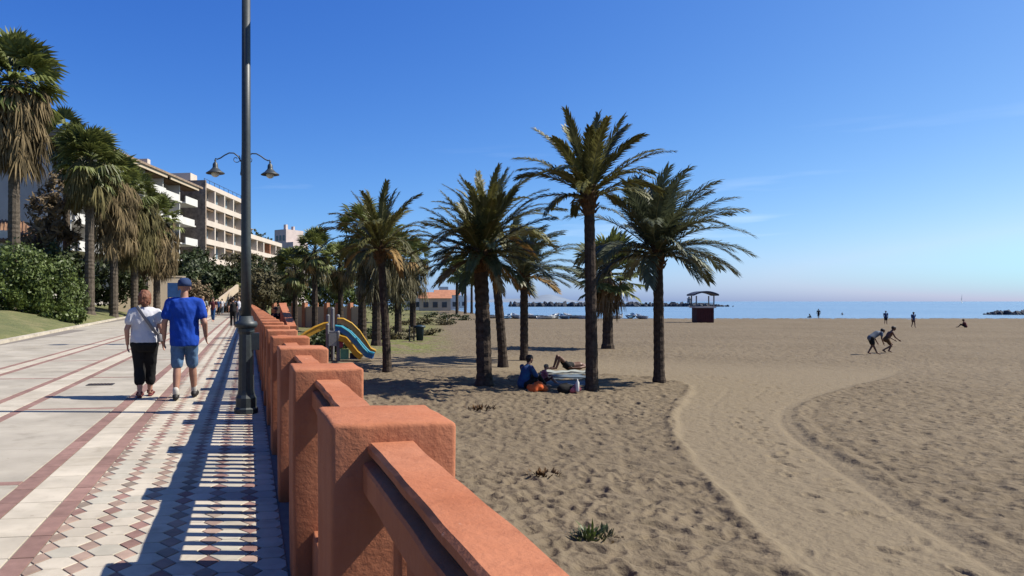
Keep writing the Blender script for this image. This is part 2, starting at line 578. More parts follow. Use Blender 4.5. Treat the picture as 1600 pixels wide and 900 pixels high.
def thing(name, label, cat, loc=(0, 0, 0), rz=0.0, group=None):
    return link(name, None, None, label, cat, group, None, loc, (0, 0, rz))


def np_mesh(name, V, F, m, smooth=False):
    """V (n,3) array, F (m,k) array of equal-sided faces"""
    me = bpy.data.meshes.new(name)
    n, k = F.shape
    me.vertices.add(len(V))
    me.vertices.foreach_set('co', np.ascontiguousarray(V, dtype=np.float32).ravel())
    me.loops.add(n * k)
    me.loops.foreach_set('vertex_index', np.ascontiguousarray(F, dtype=np.int32).ravel())
    me.polygons.add(n)
    me.polygons.foreach_set('loop_start', np.arange(0, n * k, k, dtype=np.int32))
    me.polygons.foreach_set('loop_total', np.full(n, k, dtype=np.int32))
    if smooth:
        me.polygons.foreach_set('use_smooth', np.ones(n, dtype=bool))
    me.materials.append(m)
    me.update(calc_edges=True)
    me.validate()
    return me


def bevelled(mb, name, m, width, seg=2, rough=0.0, cuts=0, seed=0):
    bm = bmesh.new()
    me = mb.mesh(name, m)
    bm.from_mesh(me)
    bmesh.ops.bevel(bm, geom=bm.edges[:], offset=width, segments=seg, affect='EDGES', profile=0.5)
    if cuts:
        bmesh.ops.subdivide_edges(bm, edges=[e for e in bm.edges if e.calc_length() > 0.12], cuts=cuts, use_grid_fill=True)
    if rough:
        for v in bm.verts:
            q = v.co * 9 + Vector((seed * 7.1, seed, 0))
            v.co += Vector((mnoise.noise(q), mnoise.noise(q + Vector((9, 3, 1))), mnoise.noise(q + Vector((1, 8, 5))))) * rough
    bm.to_mesh(me)
    bm.free()
    me.polygons.foreach_set('use_smooth', [True] * len(me.polygons))
    me.update()
    return me


def remeshed(mb, name, m, voxel, smooth_iter=2):
    """one continuous skin around the collected shapes"""
    me = mb.mesh(name + '_shape', m)
    o = bpy.data.objects.new(name + '_shape', me)
    C.objects.link(o)
    r = o.modifiers.new('r', 'REMESH')
    r.mode = 'VOXEL'
    r.voxel_size = voxel
    r.use_smooth_shade = True
    if smooth_iter:
        s = o.modifiers.new('s', 'SMOOTH')
        s.factor = 0.5
        s.iterations = smooth_iter
    dg = bpy.context.evaluated_depsgraph_get()
    new = bpy.data.meshes.new_from_object(o.evaluated_get(dg))
    new.name = name
    if not new.materials:
        new.materials.append(m)
    bpy.data.objects.remove(o)
    bpy.data.meshes.remove(me)
    return new


# value noise on numpy arrays
_tab = rng.random((256, 256))


def vnoise(x, y):
    xi, yi = np.floor(x).astype(int), np.floor(y).astype(int)
    fx, fy = x - xi, y - yi
    fx, fy = fx * fx * (3 - 2 * fx), fy * fy * (3 - 2 * fy)
    a, b = _tab[xi & 255, yi & 255], _tab[(xi + 1) & 255, yi & 255]
    c, d = _tab[xi & 255, (yi + 1) & 255], _tab[(xi + 1) & 255, (yi + 1) & 255]
    return (a * (1 - fx) + b * fx) * (1 - fy) + (c * (1 - fx) + d * fx) * fy - 0.5


# ================================================================== SETTING
# ------------------------------------------------------------------ beach
def coast(x, y):
    c = x * SA + y * CA
    q = x * CA - y * SA
    return c, q


def beach_z(x, y):
    x, y = np.asarray(x, float), np.asarray(y, float)
    c, q = coast(x, y)
    z = -1.25 - 0.37 * np.clip(c / 135, 0, 1) - 0.045 * np.clip(c - 135, 0, 14)
    land = 1 - sstep(0, 14, q - (20 + 0.06 * np.clip(c - 120, 0, 900)))
    z = np.where(c > 128, z * (1 - land * sstep(128, 142, c)) + (-1.3) * land * sstep(128, 142, c), z)
    return z


TRACK_L = [(1290, 935), (1180, 835), (1110, 760), (1062, 700), (1047, 662), (1058, 630), (1084, 606), (1060, 594), (1000, 587), (930, 584)]
TRACK_R = [(1680, 925), (1600, 882), (1500, 828), (1400, 768), (1320, 715), (1265, 680), (1240, 652), (1256, 628), (1330, 603), (1395, 588), (1424, 575), (1410, 560), (1360, 552)]


def _poly(pts):
    P = np.array([at_height(a, b, -1.3)[:2] for a, b in pts])
    for _ in range(2):                       # round the corners
        Q = [P[0]]
        for i in range(len(P) - 1):
            Q += [P[i] * 0.75 + P[i + 1] * 0.25, P[i] * 0.25 + P[i + 1] * 0.75]
        P = np.array(Q + [P[-1]])
    return P


def _dist(P, x, y):
    best = np.full(x.shape, 1e9)
    side = np.zeros(x.shape)
    for i in range(len(P) - 1):
        a, b = P[i], P[i + 1]
        ab = b - a
        L = ab @ ab
        t = np.clip(((x - a[0]) * ab[0] + (y - a[1]) * ab[1]) / L, 0, 1)
        dx, dy = x - a[0] - t * ab[0], y - a[1] - t * ab[1]
        d = np.hypot(dx, dy)
        s = np.sign(ab[0] * dy - ab[1] * dx)
        m = d < best
        best = np.where(m, d, best)
        side = np.where(m, s, side)
    return best, side


def stamps(x, y, cell, k, rx, ry, prob):
    """scattered footprints: a pit with a raised rim, one per cell at most"""
    ix, iy = np.floor(x / cell).astype(int), np.floor(y / cell).astype(int)
    h = np.zeros(x.shape)
    for dx in (-1, 0, 1):
        for dy in (-1, 0, 1):
            cx, cy = ix + dx, iy + dy
            a = _tab[(cx + 31 * k) & 255, (cy + 7 * k) & 255]
            b = _tab[(cx + 57 + k) & 255, (cy + 91) & 255]
            th = _tab[(cx + 113) & 255, (cy + 5 + 3 * k) & 255] * 6.283
            on = _tab[(cx + 201) & 255, (cy + 77 + k) & 255]
            u, v = x - (cx + a) * cell, y - (cy + b) * cell
            p, q = u * np.cos(th) + v * np.sin(th), -u * np.sin(th) + v * np.cos(th)
            rho = np.sqrt((p / rx) ** 2 + (q / ry) ** 2)
            h += np.where(on < prob, (0.6 + a * .8) * (-np.exp(-rho ** 2 * 1.2) + .38 * np.exp(-((rho - 1.55) / .42) ** 2)), 0)
    return h


def make_beach():
    r = np.concatenate([np.geomspace(1.2, 5.5, 50)[:-1], np.geomspace(5.5, 32, 430)[:-1], np.geomspace(32, 420, 240)])
    a = np.radians(np.concatenate([np.linspace(-4, 57, 560)[:-1], np.linspace(57, 92, 50)]))
    nr, na = len(r), len(a)
    rr, aa = np.meshgrid(r, a, indexing='ij')
    x, y = rr * np.sin(aa), rr * np.cos(aa)
    z = beach_z(x, y)
    PL, PR = _poly(TRACK_L), _poly(TRACK_R)
    dl, sl = _dist(PL, x, y)
    dr, sr = _dist(PR, x, y)
    # inside the driven track: right of the left edge, left of the right edge
    wob = 0.10 * vnoise(x * 1.5 + 5, y * 1.5)
    inside = sstep(-0.08, 0.16, np.minimum(-dl * sl, dr * sr) + wob)
    near = (1 - sstep(33, 42, rr))
    inside = inside * near
    dimple = vnoise(x * 3.6, y * 3.6) * 0.05 + vnoise(x * 7.1 + 40, y * 6.3) * 0.035 + vnoise(x * 1.1, y * 1.1 + 9) * 0.035
    fade = 1 - sstep(26, 40, rr)
    feet = stamps(x, y, 0.27, 1, .12, .065, .8) * 0.035 + stamps(x, y, 0.42, 3, .15, .08, .6) * 0.040
    wall_smooth = sstep(1.1, 2.2, x + 0.25 * vnoise(x * 0.8, y * 0.8))
    rough = (1 - inside) * (0.08 + 0.92 * wall_smooth)
    calm = 0.45 + 0.55 * sstep(-.12, .12, vnoise(x * .22 + 3, y * .22))
    z = z + (dimple + feet * fade * calm) * rough
    trail = np.exp(-((dl - 0.62 * np.minimum(dl + dr, 4)) / 0.35) ** 2) + .25
    z = z + inside * (0.010 * vnoise(x * 9, y * 9) + 0.016 * vnoise(x * 1.3 + 3, y * 1.3) - 0.035)
    z = z + inside * fade * stamps(x, y, 0.36, 5, .13, .06, .5) * 0.055 * np.clip(trail, 0, 1)
    for f in (.30, .56):                 # faint lengthwise wheel marks
        z = z - inside * 0.010 * (.7 + vnoise(x * .9, y * .9)) * np.exp(-((dl - f * np.minimum(dl + dr, 4)) / 0.06) ** 2)
    # thrown-up rims
    z = z + near * 0.075 * np.exp(-((dl - 0.02 + wob) / 0.10) ** 2) * (0.6 + vnoise(x * 2, y * 2))
    z = z + near * (1 - .6 * sstep(20, 27, rr)) * 0.06 * np.exp(-((dr - 0.02 + wob) / 0.10) ** 2) * (0.6 + vnoise(x * 2 + 8, y * 2))
    z = z - near * (1 - .8 * sstep(18, 26, rr)) * 0.03 * np.exp(-((dr - 0.34) / 0.09) ** 2)
    ripples = 0.012 * np.sin(y * 16 + 3 * vnoise(x * 1.2, y * 0.7)) * (1 - wall_smooth)
    z = z + ripples * (x > 0.7)
    V = np.stack([x, y, z], -1).reshape(-1, 3)
    i, j = np.meshgrid(np.arange(nr - 1), np.arange(na - 1), indexing='ij')
    q0 = (i * na + j).ravel()
    F = np.stack([q0, q0 + na, q0 + na + 1, q0 + 1], -1)
    F = F[:, ::-1]
    me = np_mesh('beach', V, F, M['sand'], True)
    c, q = coast(x, y)
    for nm, val in (('packed', inside * 0.8 + 0.35 * (1 - wall_smooth) * (1 - inside)),
                    ('wet', sstep(128, 134, c) * sstep(10, 24, q - 10)),
                    ('grass', np.clip(sstep(36, 42, y) * (1 - sstep(-1.5, 1.5, q - 5.6 - 0.105 * (c - 50))) * (q < 40), 0, 1))):
        at = me.attributes.new(nm, 'FLOAT', 'POINT')
        at.data.foreach_set('value', val.ravel().astype(np.float32))
    return link('beach', me, kind='structure')


make_beach()

sea = MB()
sea.add([(-30000, 40, -1.62), (40000, 40, -1.62), (40000, 42000, -1.62), (-30000, 42000, -1.62)], [(0, 1, 2, 3)])
sea.build('sea', M['sea'], kind='structure')

# pale backshore of the land seen past the palms is part of the beach sheet; the hillside is its own sheet
def edge_x(y):
    return -8.67 - 0.057 * (y - 27.6)


def ground_z(x, y):
    x, y = np.asarray(x, float), np.asarray(y, float)
    s = edge_x(y) - x
    left = 0.10 + 0.2 * np.clip(s, 0, 4) + 0.05 * np.clip(s - 4, 0, 4) + 6.2 * sstep(7, 18, s)
    base = np.where(s > 0.02, left, -0.35)
    far = 7.0 * sstep(96, 120, y) * (1 - sstep(0, 7, x + 1 - 0.06 * (y - 100)))
    return np.maximum(base, -0.35 + far)


def make_ground():
    xs = np.concatenate([np.linspace(-400, -60, 18), np.linspace(-58, -6, 105), np.linspace(-5.5, 0.4, 8)])
    ys = np.concatenate([np.linspace(-30, 120, 130), np.linspace(124, 700, 40)])
    X, Y = np.meshgrid(xs, ys, indexing='ij')
    Z = ground_z(X, Y)
    Z = Z + np.where(edge_x(Y) - X > 0.4, 0.12 * vnoise(X * 0.9, Y * 0.9), 0)
    nx, ny = X.shape
    i, j = np.meshgrid(np.arange(nx - 1), np.arange(ny - 1), indexing='ij')
    q = (i * ny + j).ravel()
    F = np.stack([q, q + ny, q + ny + 1, q + 1], -1)
    link('lawn', np_mesh('lawn', np.stack([X, Y, Z], -1).reshape(-1, 3), F, M['lawn'], True), kind='structure')
    # land beyond the end of the promenade
    xs = np.linspace(0.4, 120, 60)
    ys = np.linspace(97, 700, 80)
    X, Y = np.meshgrid(xs, ys, indexing='ij')
    Z = ground_z(X, Y) - 1.6
    nx, ny = X.shape
    i, j = np.meshgrid(np.arange(nx - 1), np.arange(ny - 1), indexing='ij')
    q = (i * ny + j).ravel()
    F = np.stack([q, q + ny, q + ny + 1, q + 1], -1)
    link('hillside', np_mesh('hillside', np.stack([X, Y, Z], -1).reshape(-1, 3), F, M['lawn'], True), kind='structure')


make_ground()

# ------------------------------------------------------------------ promenade with its paving
prom = link('promenade', None, kind='structure')
pb = MB()
pe = [(0.64, -6), (0.64, 100)]
lo = [(edge_x(-6), -6), (edge_x(30), 30), (edge_x(64), 64), (edge_x(100), 100)]
top = [(0.64, -6), (0.64, 100)] + lo[::-1]
n = len(top)
pb.add([(x, y, -0.008) for x, y in top] + [(x, y, -2.2) for x, y in top],
       [tuple(range(n)), tuple(range(2 * n - 1, n - 1, -1))] + [(i, i + n, (i + 1) % n + n, (i + 1) % n) for i in range(n)])
pb.build('paving_bed', M['grout'], prom)

PIECES = {}


def piece(kind_name, m, poly, y):
    PIECES.setdefault(kind_name, []).append((y, poly, m))


def rect_row(name, m, x0, x1, step, y0, y1, gap=0.006, off=0.0):
    k = math.floor((y0 - off) / step)
    y = off + k * step
    while y < y1:
        piece(name, m, [(x0 + gap, y + gap), (x1 - gap, y + gap), (x1 - gap, y + step - gap), (x0 + gap, y + step - gap)], y)
        y += step


CROSS0, CROSS = 1.95, 4.2


def cross_row(x0, x1, y0, y1):
    """pale slabs with a red strip across every 4.2 m"""
    k = math.floor((y0 - CROSS0) / CROSS)
    while True:
        y = CROSS0 + k * CROSS
        if y > y1:
            break
        nsl = 3
        L = (CROSS - 0.12) / nsl
        for q in range(nsl):
            a = y + 0.12 + q * L
            piece('slab', 'slab', [(x0 + .004, a + .003), (x1 - .004, a + .003), (x1 - .004, a + L - .003), (x0 + .004, a + L - .003)], a)
        nb = max(1, round((x1 - x0) / 0.38))
        for q in range(nb):
            a, b = x0 + (x1 - x0) * q / nb, x0 + (x1 - x0) * (q + 1) / nb
            piece('border_tile', 'red', [(a + .004, y + .004), (b - .004, y + .004), (b - .004, y + .116), (a + .004, y + .116)], y)
        k += 1


def clip_x(poly, x0, x1):
    for lim, s in ((x0, 1), (x1, -1)):
        o = []
        for i in range(len(poly)):
            a, b = poly[i], poly[(i + 1) % len(poly)]
            ia, ib = s * (a[0] - lim) >= 0, s * (b[0] - lim) >= 0
            if ia:
                o.append(a)
            if ia != ib:
                t = (lim - a[0]) / (b[0] - a[0])
                o.append((lim, a[1] + t * (b[1] - a[1])))
        poly = o
        if len(poly) < 3:
            return None
    return poly


def diamonds(x0, x1, y0, y1, PX_=0.236, PY=0.186, a=0.066):
    """columns of small terracotta diamonds with wide pale tiles between them"""
    rnd = random.Random(3)
    g = 0.004
    nx, ny = int((x1 - x0) / PX_) + 2, int((y1 - y0) / PY) + 1
    for j in range(ny):
        for i in range(nx):
            cx, cy = x0 + (i + .12) * PX_, y0 + j * PY
            poly = clip_x([(cx - a + g, cy), (cx, cy - PY / 2 + g), (cx + a - g, cy), (cx, cy + PY / 2 - g)], x0 + .003, x1 - .003)
            q = rnd.random()
            if poly:
                piece('mosaic_tile', 'tan' if q < .55 else ('red' if q < .85 else 'brown'), poly, cy)
            l, r_ = cx - PX_, cx
            poly = clip_x([(l + a + g, cy + g), (r_ - a - g, cy + g), (r_ - g, cy + PY / 2), (r_ - a - g, cy + PY - g), (l + a + g, cy + PY - g), (l + g, cy + PY / 2)], x0 + .003, x1 - .003)
            if poly:
                piece('pale_mosaic_tile', 'cream' if rnd.random() < .75 else 'greentile', poly, cy)


Y0, Y1 = 1.4, 70
diamonds(-1.195, 0.215, Y0, 44)
rect_row('border_tile', 'red', -1.33, -1.195, 0.40, Y0, Y1)
rect_row('cream_tile', 'cream', -1.634, -1.33, 0.40, Y0, Y1)
rect_row('border_tile', 'red', -1.786, -1.634, 0.40, Y0, Y1)
cross_row(-2.94, -1.786, Y0, Y1)
rect_row('border_tile', 'red', -3.07, -2.94, 0.40, 4, Y1)
rect_row('cream_tile', 'cream', -3.47, -3.07, 0.40, 4, Y1)
rect_row('border_tile', 'red', -3.60, -3.47, 0.40, 4, Y1)
cross_row(-4.75, -3.60, 8, Y1)
rect_row('border_tile', 'red', -4.90, -4.75, 0.40, 9, Y1)
rect_row('cream_tile', 'cream', -5.20, -4.90, 0.40, 9, Y1)
rect_row('border_tile', 'red', -5.34, -5.20, 0.40, 9, Y1)
rect_row('slab', 'slab', -6.75, -5.34, 1.4, 10, 96)
rect_row('slab', 'slab', -8.05, -6.75, 1.4, 10, 96)
rect_row('slab', 'slab', -9.4, -8.05, 1.4, 40, 96)


def in_view(poly):
    cx = sum(p[0] for p in poly) / len(poly)
    cy = sum(p[1] for p in poly) / len(poly)
    t = cx * SA + cy * CA
    if t < 0.5:
        return False
    px = 560 + 1150 * (cx * CA - cy * SA) / t
    py = 471 + 1150 * EYE / t
    return -40 < px < 1640 and py < 930


TILE_MESH = {}


def tile_verts(poly, cx, cy, h=0.0):
    b = 0.003
    inner = []
    for x, y in poly:
        dx, dy = cx - x, cy - y
        L = math.hypot(dx, dy) or 1
        inner.append((x + dx / L * b, y + dy / L * b))
    return inner


def make_paving():
    rnd = random.Random(11)
    rest = {}
    for nm, lst in PIECES.items():
        lst.sort(key=lambda e: e[0])
        shown = 0
        for y, poly, m in lst:
            # keep to the paved width
            xl = edge_x(y) + 0.30
            if min(p[0] for p in poly) < xl:
                poly = clip_x(poly, xl, 99)
                if not poly:
                    continue
            cx = sum(p[0] for p in poly) / len(poly)
            cy = sum(p[1] for p in poly) / len(poly)
            n = len(poly)
            dz = rnd.uniform(-0.0012, 0.0012)
            if shown < 298 and in_view(poly) and y < 40:
                key = (nm, m, tuple((round(p[0] - cx, 3), round(p[1] - cy, 3)) for p in poly))
                if key not in TILE_MESH:
                    loc = [(p[0] - cx, p[1] - cy) for p in poly]
                    inn = tile_verts(loc, 0, 0)
                    mb = MB()
                    mb.add([(x, yy, 0) for x, yy in inn] + [(x, yy, -0.003) for x, yy in loc] + [(x, yy, -0.008) for x, yy in loc],
                           [tuple(range(n))] + [(i, i + n, (i + 1) % n + n, (i + 1) % n) for i in range(n)] +
                           [(i + n, i + 2 * n, (i + 1) % n + 2 * n, (i + 1) % n + n) for i in range(n)])
                    TILE_MESH[key] = mb.mesh(nm, M[m])
                link(nm, TILE_MESH[key], prom, loc=(cx, cy, dz))
                shown += 1
            else:
                mb = rest.setdefault((nm, m), MB())
                inn = tile_verts(poly, cx, cy)
                mb.add([(x, yy, dz) for x, yy in inn] + [(x, yy, -0.008) for x, yy in poly],
                       [tuple(range(n))] + [(i, i + n, (i + 1) % n + n, (i + 1) % n) for i in range(n)])
    for (nm, m), mb in rest.items():
        mb.build('far_' + nm + 's', M[m], prom, kind='stuff')


make_paving()

# kerb along the lawn
kb = link('kerb', None, kind='structure')
y = -6
while y < 97:
    L = 1.0
    a, b = edge_x(y), edge_x(y + L)
    q = MB().add([(a, y + .008, -.1), (a + .28, y + .008, -.1), (b + .28, y + L - .008, -.1), (b, y + L - .008, -.1),
                  (a, y + .008, .10), (a + .26, y + .008, .10), (b + .26, y + L - .008, .10), (b, y + L - .008, .10)],
                 [(4, 5, 6, 7), (0, 1, 5, 4), (1, 2, 6, 5), (2, 3, 7, 6), (3, 0, 4, 7)])
    if y > 20:
        q.build('kerb_stone', M['cream'], kb)
    y += L

# ------------------------------------------------------------------ terracotta balustrade
S = 1.67
POST_W, POST_H = 0.36, 1.11
PX = 0.405
bal = thing('balustrade', 'terracotta painted balustrade of square posts, rails and bars beside the promenade', 'balustrade', (PX, 0, 0))
post_m = [bevelled(MB().box((-.18, 0, -0.02), (.18, .36, POST_H)), 'post', M['terracotta'], 0.015, 3, 0.006, 3, s) for s in range(3)]
prof = [(-.062, 1.057), (-.072, 1.047), (-.072, 1.030), (-.056, 1.024), (-.056, 1.008), (-.084, 1.000), (-.088, .990), (-.088, .925), (-.076, .912),
        (.050, .912), (.062, .925), (.062, 1.045), (.052, 1.057)]


def rail_mesh(seed):
    mb = MB()
    L, ns = S - POST_W, 26
    n = len(prof)
    vs, fs = [], []
    for k in range(ns + 1):
        yy = L * k / ns
        for x, z in prof:
            q = Vector((x * 9, yy * 6 + seed * 5, z * 9))
            vs.append((x + 0.006 * mnoise.noise(q), yy, z + 0.005 * mnoise.noise(q + Vector((4, 4, 4)))))
    for k in range(ns):
        for i in range(n):
            fs.append((k * n + i, k * n + (i + 1) % n, (k + 1) * n + (i + 1) % n, (k + 1) * n + i))
    fs += [tuple(range(n - 1, -1, -1)), tuple(ns * n + i for i in range(n))]
    mb.add(vs, fs)
    me = mb.mesh('rail', M['terracotta'])
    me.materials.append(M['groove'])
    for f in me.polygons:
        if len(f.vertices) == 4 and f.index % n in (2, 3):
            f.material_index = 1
    return me


rail_m = [rail_mesh(s) for s in range(3)]
base_m = bevelled(MB().box((-.085, 0, -.02), (.085, S - POST_W, .30)), 'plinth', M['terracotta'], 0.012, 2, 0.004, 2)
bar_m = bevelled(MB().box((-.03, -.036, .29), (.03, .036, .92)), 'baluster', M['terracotta'], 0.012, 2)
nb_real = 0
first = 2.02 - 2 * S
for k in range(58):
    y = first + k * S
    if y > 96:
        break
    link('post', post_m[k % 3], bal, loc=(0, y, 0), rot=None)
    if k < 57:
        link('rail', rail_m[k % 3], bal, loc=(0, y + POST_W, 0))
        link('plinth', base_m, bal, loc=(0, y + POST_W, 0))
        L = S - POST_W
        for j in range(7):
            if nb_real < 290:
                link('baluster', bar_m, bal, loc=(0, y + POST_W + L * (j + 1) / 8, 0))
                nb_real += 1
far_b = MB()
for k in range(41, 57):
    y = first + k * S
    for j in range(7):
        c = y + POST_W + (S - POST_W) * (j + 1) / 8
        if k * 7 + j >= 290:
            far_b.box((-.03, c - .036, .29), (.03, c + .036, .92))
far_b.build('far_balusters', M['terracotta'], bal, kind='stuff')

# sloping parapet of the ramp down to the sand
rp_ = thing('ramp_parapet', 'sloping terracotta parapet of the ramp down to the sand beyond the balustrade', 'parapet', (1.55, 26.0, 0))
mb = MB()
mb.add([(-.1, 0, -1.5), (.1, 0, -1.5), (.1, 7.5, -1.5), (-.1, 7.5, -1.5), (-.1, 0, .48), (.1, 0, .48), (.1, 7.5, 1.28), (-.1, 7.5, 1.28)],
       [(4, 5, 6, 7), (0, 1, 5, 4), (1, 2, 6, 5), (2, 3, 7, 6), (3, 0, 4, 7)])
mb.build('wall', M['terracotta'], rp_)
mb = MB()
mb.add([(-.15, -.05, .48), (.15, -.05, .48), (.15, 7.55, 1.28), (-.15, 7.55, 1.28), (-.15, -.05, .58), (.15, -.05, .58), (.15, 7.55, 1.38), (-.15, 7.55, 1.38)],
       [(0, 3, 2, 1), (4, 5, 6, 7), (0, 1, 5, 4), (1, 2, 6, 5), (2, 3, 7, 6), (3, 0, 4, 7)])
mb.build('coping', M['terracotta'], rp_)

# drain cover set in the slabs
dc = at_height(157, 601, 0)
dr_ = thing('drain_cover', 'dark rectangular drain cover in the pale slabs left of the woman', 'drain cover', (dc.x, dc.y, 0.004))
MB().box((-.22, -.14, -.004), (.22, .14, .004)).build('frame', M['rail'], dr_)
for i in range(7):
    MB().box((-.19 + i * .058, -.11, .004), (-.16 + i * .058, .11, .009)).build('bar', M['groove'], dr_)

# ------------------------------------------------------------------ street lamps
def street_lamp(x, y, label):
    t = thing('street_lamp', label, 'street lamp', (x, y, 0), 0, 'double headed lamps along the balustrade')
    ped = MB().lathe([(.155, 0), (.155, .06), (.135, .08), (.135, .20), (.115, .24), (.105, .30), (.092, 1.02), (.11, 1.06), (.11, 1.10)], n=12)
    ped.build('pedestal', M['lamp'], t)
    MB().lathe([(.10, 1.10), (.14, 1.115), (.15, 1.15), (.14, 1.185), (.10, 1.20), (.085, 1.26)], n=18).build('collar', M['lamp'], t, True)
    MB().lathe([(.068, 1.26), (.063, 2.2), (.059, 3.6), (.056, 5.650)], n=18).build('pole', M['lamp'], t, True)
    MB().lathe([(.062, 5.650), (.085, 5.670), (.09, 5.740), (.075, 5.800), (.07, 6.000), (.05, 6.35), (.03, 6.4), (.045, 6.46), (.02, 6.55), (.005, 6.62)], n=16).build('finial', M['lamp'], t, True)
    MB().box((.07, -.06, .82), (.17, .06, 1.04)).build('junction_box', M['lamp'], t)
    for s in (-1, 1):
        pts = [(s * .06, 0, 6.120), (s * .16, 0, 6.300), (s * .30, 0, 6.400), (s * .45, 0, 6.400), (s * .60, 0, 6.320), (s * .74, 0, 6.220), (s * .84, 0, 6.180), (s * .90, 0, 6.200), (s * .905, 0, 6.140)]
        arm = MB().tube(pts, .022, 8)
        sp = []
        for k in range(22):
            a = k / 21 * 4.4 * math.pi / 2
            r = .15 * (1 - k / 26)
            sp.append((s * (.22 + r * math.cos(a + 2.2)), 0, 6.200 + r * math.sin(a + 2.2)))
        arm.tube(sp, .013, 6)
        arm.build('arm', M['lamp'], t, True)
        lan = MB().lathe([(.03, 6.160), (.035, 6.120), (.02, 6.100), (.05, 6.070), (.085, 6.020), (.09, 5.920), (.10, 5.890), (.13, 5.860), (.20, 5.790), (.31, 5.720), (.315, 5.700), (.29, 5.715), (.12, 5.800)], (s * .905, 0, 0), 18).build('lantern', M['lamp'], t, True)
        MB().lathe([(.11, 5.770), (.135, 5.710), (.12, 5.630), (.06, 5.590), (.01, 5.580)], (s * .905, 0, 0), 14).build('globe', M['glass'], lan, True)
    return t


street_lamp(-0.02, 9.70, 'tall dark green lamp post by the balustrade, close, its lanterns above the picture')
street_lamp(-0.16, 24.9, 'farther double headed street lamp whose two bell lanterns show either side of the pole')


# ------------------------------------------------------------------ palms
def trunk_mesh(h, r0, r1, lean, n=10, step=0.13, flare=1.25, rough=0.08, seed=0, curve=0.0):
    rnd = random.Random(seed)
    mb = MB()
    pts, rad = [], []
    k = 0
    z = -0.3
    while z < h:
        s = max(0, z / h)
        off = Vector(lean) * (s ** (1 + curve))
        rr = r0 + (r1 - r0) * s
        if z < 0.5:
            rr *= 1 + (flare - 1) * (1 - max(z, 0) / 0.5) ** 2
        rr *= 1 + (rough * .55 if k % 2 else -rough * 0.3) + rnd.uniform(-.03, .03)
        pts.append(Vector((off.x, off.y, z)))
        rad.append(rr)
        z += step * rnd.uniform(.8, 1.2)
        k += 1
    pts.append(Vector((lean[0], lean[1], h)))
    rad.append(r1)
    mb.tube(pts, rad, n)
    return mb


def frond_arrays(p0, az, el, L, droop, wind, rnd, leaflet=0.42, nl=34, width=0.034, vee=0.55):
    """feather leaf: rib curve and leaflets. returns leaflet V,F and rib points"""
    ns = 16
    d = Vector((math.cos(az) * math.cos(el), math.sin(az) * math.cos(el), math.sin(el)))
    pts = [Vector(p0)]
    tang = []
    for k in range(ns):
        s = k / ns
        d = d + Vector((0, 0, -1)) * droop * (0.25 + s) / ns + Vector(wind) * (0.2 + s * 1.4) / ns
        d.normalize()
        tang.append(d.copy())
        pts.append(pts[-1] + d * L / ns)
    tang.append(d.copy())
    V, F = [], []
    twist = rnd.uniform(-.5, .5)
    for i in range(nl):
        s = 0.10 + 0.90 * i / (nl - 1)
        q = s * ns
        a = min(int(q), ns - 1)
        f = q - a
        p = pts[a].lerp(pts[a + 1], f)
        t = tang[a].lerp(tang[a + 1], f).normalized()
        side = t.cross(Vector((0, 0, 1)))
        if side.length < 0.15:
            side = Vector((-math.sin(az), math.cos(az), 0)).cross(t).cross(t) * -1
        side.normalize()
        side = (Matrix.Rotation(twist * s, 3, t) @ side)
        up = side.cross(t).normalized()
        ll = leaflet * (0.35 + 0.65 * min(1, s / 0.25)) * (1 - 0.5 * max(0, (s - 0.62) / 0.38) ** 1.6)
        fw = 0.95 + 0.9 * s
        for sg in (-1, 1):
            dirv = (side * sg + t * fw + up * vee * rnd.uniform(-.1, 1.0) + Vector((rnd.uniform(-.15, .15), rnd.uniform(-.15, .15), rnd.uniform(-.15, .15)))).normalized()
            l2 = ll * rnd.uniform(.8, 1.15)
            dirt = (dirv + t * .35 + Vector((0, 0, -.55)) + Vector(wind) * 0.6).normalized()
            m_ = p + dirv * l2 * .5
            tip = m_ + dirt * l2 * .5
            wv = dirv.cross(up)
            if wv.length < .1:
                wv = dirv.cross(side)
            wv = wv.normalized() * width * 0.5
            o = len(V)
            V += [p - wv * .5, p + wv * .5, m_ + wv, m_ - wv, tip]
            F += [(o, o + 1, o + 2, o + 3), (o + 3, o + 2, o + 4)]
    return V, F, pts


